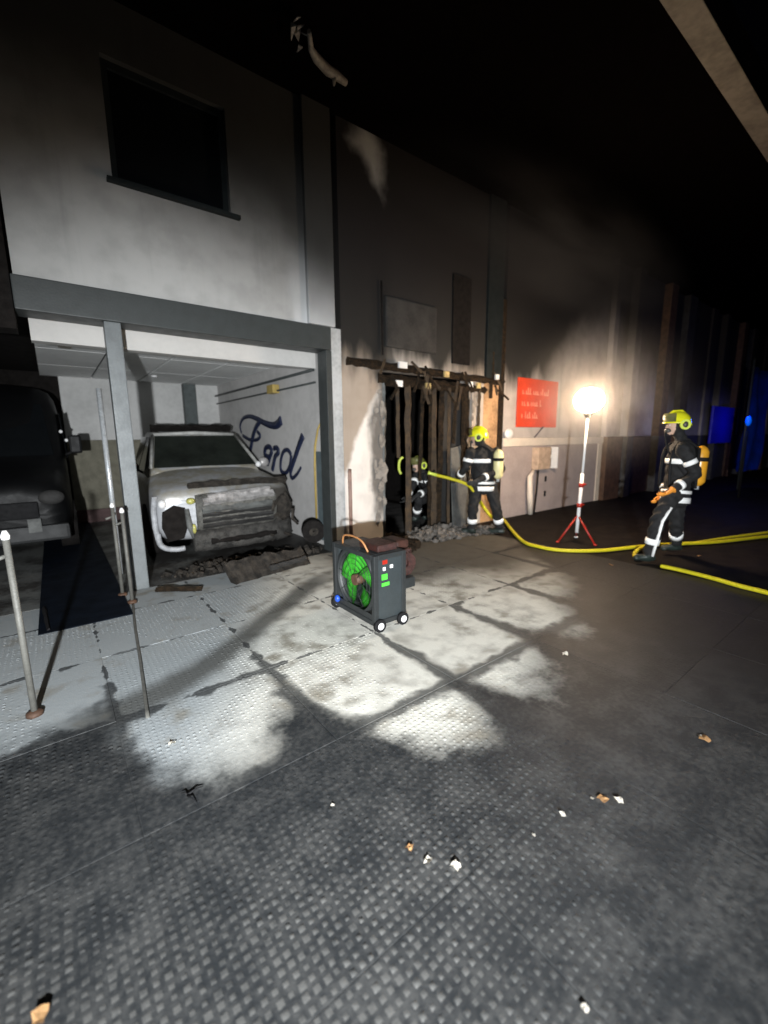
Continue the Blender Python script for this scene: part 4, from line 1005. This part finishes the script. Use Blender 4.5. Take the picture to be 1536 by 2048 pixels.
# crouching firefighter in the doorway
D2 = gnd(845, 1046).dot(FH)-.38
Q3 = lambda px, py, d=0: onD(px, py, D2+d)
person('crouching firefighter inside the burnt doorway, bending to the left',
    dict(pelvis=Q3(866, 990, .12), neck=Q3(847, 944, -.12), head=Q3(836, 932, -.22), shL=Q3(833, 951, -.22), shR=Q3(858, 951, -.02), elL=Q3(826, 972, -.36), wrL=Q3(816, 990, -.45),
         elR=Q3(858, 978, -.28), wrR=Q3(836, 990, -.45), hipL=Q3(858, 995, .06), hipR=Q3(874, 995, .18), knL=Q3(838, 1000, -.30), ankL=Q3(832, 1032, -.05),
         knR=Q3(866, 1000, -.20), ankR=Q3(862, 1028, .10)), -_rt*.8-FH*.5, _rt*.5-FH*.8, scale=.92, tank=True, tankmat=BLACK, helm=simple('dark helmet shell', (.16, .17, .03), .5, var=.5, scale=14))  # helmet in a darker copy of the yellow shell
# attack hose in the hands
ah = tag(MB().tube(spl([K3(872, 950, .08), K3(900, 957, .08), K3(932, 968, .02), K3(950, 985, -.1), K3(965, 1010, .3), K3(985, 1035, .35), gnd(1004, 1036, .03)], 6), .026, 10).build('hose_line', HOSE), 'yellow hose line held by the standing firefighter', 'hose')
nz = empty('hose_nozzle', K3(872, 950, .08), 'hose nozzle pointing into the doorway', 'nozzle')
rel(MB().tube([K3(873, 950, .08), K3(862, 947, .08), K3(856, 945, .08)], [.03, .024, .034], 12), 'barrel', REFY, nz)
rel(MB().tube([K3(866, 949, .08), K3(869, 940, .08)], .012, 8), 'lever', BLACK, nz)
tag(MB().tube(spl([Q3(802, 914, -.1), Q3(797, 925, -.1), Q3(797, 938, -.1), Q3(801, 948, -.1)], 5), [.02]*4+[.03]*8+[.02]*4, 8).build('helmet_crescent', REFY) if False else
    MB().tube(spl([Q3(806, 914, .3), Q3(799, 922, .3), Q3(798, 938, .3), Q3(802, 948, .3)], 5), .025, 8).build('hose_bend', REFY), 'small lime hose bend in the dark opening left of the crouching firefighter', 'hose')

# ================================================================== BLUE LIGHTS, far right
bs = empty('blue_light_board', (18.8, Y-.3, 1.9), 'wall board coloured blue for the emergency light, behind the walking firefighter', 'sign')
BLUES = simple('board in painted blue light', (.02, .02, .75), .5, var=.06)  # blue emergency light painted into the board colour
rel(MB().box((17.7, Y-.32, 1.3), (20.0, Y-.25, 2.55), bev=.02), 'board', BLUES, bs)
rel(MB().box((17.9, Y-.25, 1.8), (18.0, Y-.2, 2.0)), 'bracket', BLACK, bs)
bp = onY(1492, 850, 3.6)
bn = empty('blue_light_banner', (bp.x, bp.y, 0), 'tall narrow banner added and coloured blue for the emergency light at the right edge', 'banner')
MB().tube([(0, 0, -.008), (0, 0, 3.7)], .03, 10).build('pole', STEEL, bn)  # pole of the added banner
cl = cloth(.05, 1.5, 0, .5, 3.5, tr=.9, seed=4, wav=.08).build('cloth', simple('cloth in painted blue light', (.01, .10, .75), .6, var=.3, scale=2), bn)  # added cloth, coloured blue for the streak of emergency light
BEAC = Mat('blue beacon dome').set((.0, .1, .9), emit=(.0, .13, 1.0), es=.55)
bc = empty('emergency_beacon', onY(1497, 842, 3.1), 'round blue emergency beacon lit on its stand before the blue banner', 'beacon')
MB().ell((0, 0, 0), (.06, .06, .12), None, 18, 12).build('dome', BEAC, bc)
MB().tube([(0, 0, -.25), (0, 0, -bc.location.z-.008)], .03, 10).build('stand', BLACK, bc)
lamp('blue_glow', 'POINT', Vector(bc.location)+Vector((-.05, .12, .25)), 22, (.02, .12, 1.0), shadow_soft_size=.15)
lamp('blue_glow', 'POINT', (18.85, 3.9, 2.0), 9, (.05, .05, 1.0), shadow_soft_size=.15)  # unseen blue lamp added close by to brighten the board

# ================================================================== SMALL LITTER
def scrap(px, py, size, mat, label, cat, seed):
    rg = random.Random(seed); g = gnd(px, py, .008); m_ = MB(); G = []
    for i in range(4):
        G.append([m_.b.verts.new((size*(i/3-.5)*rg.uniform(.8, 1.2), size*(j/2-.5)*rg.uniform(.6, 1.1), abs(rg.gauss(0, .3))*size*.6)) for j in range(3)])
    for i in range(3):
        for j in range(2): m_.b.faces.new((G[i][j], G[i+1][j], G[i+1][j+1], G[i][j+1]))
    bmesh.ops.solidify(m_.b, geom=m_.b.faces[:], thickness=.0015)
    o = m_.build('paper_scrap' if cat == 'paper' else 'dry_leaf', mat); o.location = g; o.rotation_euler = (rg.uniform(-.3, .3), rg.uniform(-.3, .3), rg.uniform(0, 6))
    tag(o, label, cat, 'litter on the paving')
for a in [(820, 1695, .035, LEAF, 'tan leaf, left one of the three bits in the middle foreground', 'leaf'), (857, 1723, .04, PAPER, 'bright white paper scrap between a tan leaf and a cream scrap', 'paper'),
          (912, 1732, .038, PAPER, 'cream paper scrap, right one of the three bits in the middle foreground', 'paper'), (1125, 1628, .03, PAPER, 'small round white scrap left of the row with the brown leaf', 'paper'),
          (1184, 1597, .022, PAPER, 'tiny white scrap touching the left of the brown leaf', 'paper'), (1205, 1598, .05, LEAF, 'brown curled leaf between two pale scraps', 'leaf'), (1236, 1600, .04, PAPER, 'square pale scrap right of the brown leaf', 'paper'),
          (1410, 1478, .06, LEAF, 'dry leaf alone on the dark ground at the right', 'leaf'), (1402, 1474, .035, PAPER, 'pale scrap touching the lone leaf at the right', 'paper'), (665, 1610, .022, PAPER, 'tiny pale scrap on the smooth dark paving left of centre', 'paper'),
          (1130, 1308, .05, PAPER, 'pink white scrap at the right edge of the pale paving', 'paper'), (1067, 1670, .018, PAPER, 'tiniest scrap between the middle foreground bits and the round scrap', 'paper'),
          (1170, 2015, .025, PAPER, 'small white scrap near the bottom edge at the right', 'paper'), (80, 2035, .05, LEAF, 'pale tan leaf in the bottom left corner', 'leaf'),
          (345, 1487, .04, PAPER, 'white scrap on the wet strip at the left', 'paper'), (1222, 1130, .06, LEAF, 'brown leaf on the dark ground below the sagging hose', 'leaf'),
          (1398, 1112, .05, LEAF, 'small tan leaf behind the walking firefighter', 'leaf')]:
    scrap(a[0], a[1], a[2]*.8, *a[3:], seed=int(a[0]))
tw = MB(); c = gnd(375, 1590, .01)
for dx, dy in ((.07, .01), (-.02, .03), (.02, -.08)): tw.tube([c, c+Vector((dx*.5, dy*.5, .008)), c+Vector((dx, dy, 0))], [.006, .003, .001], 6)
tag(tw.build('twig', BLACK), 'small black branching twig on the wet paving at the left', 'twig')

# floodlight body that carries the key beam (stands out of frame)
fl = empty('scene_floodlight', (KEY.x, KEY.y-.02, 0), 'floodlight on a stand behind the photographer, out of frame', 'floodlight')
MB().tube([(0, -.06, 0), (0, -.06, 1.2)], .025, 10).build('stand', BLACK, fl)
MB().box((-.14, -.12, 1.18), (.14, -.05, 1.42), bev=.02).build('housing', BLACK, fl)
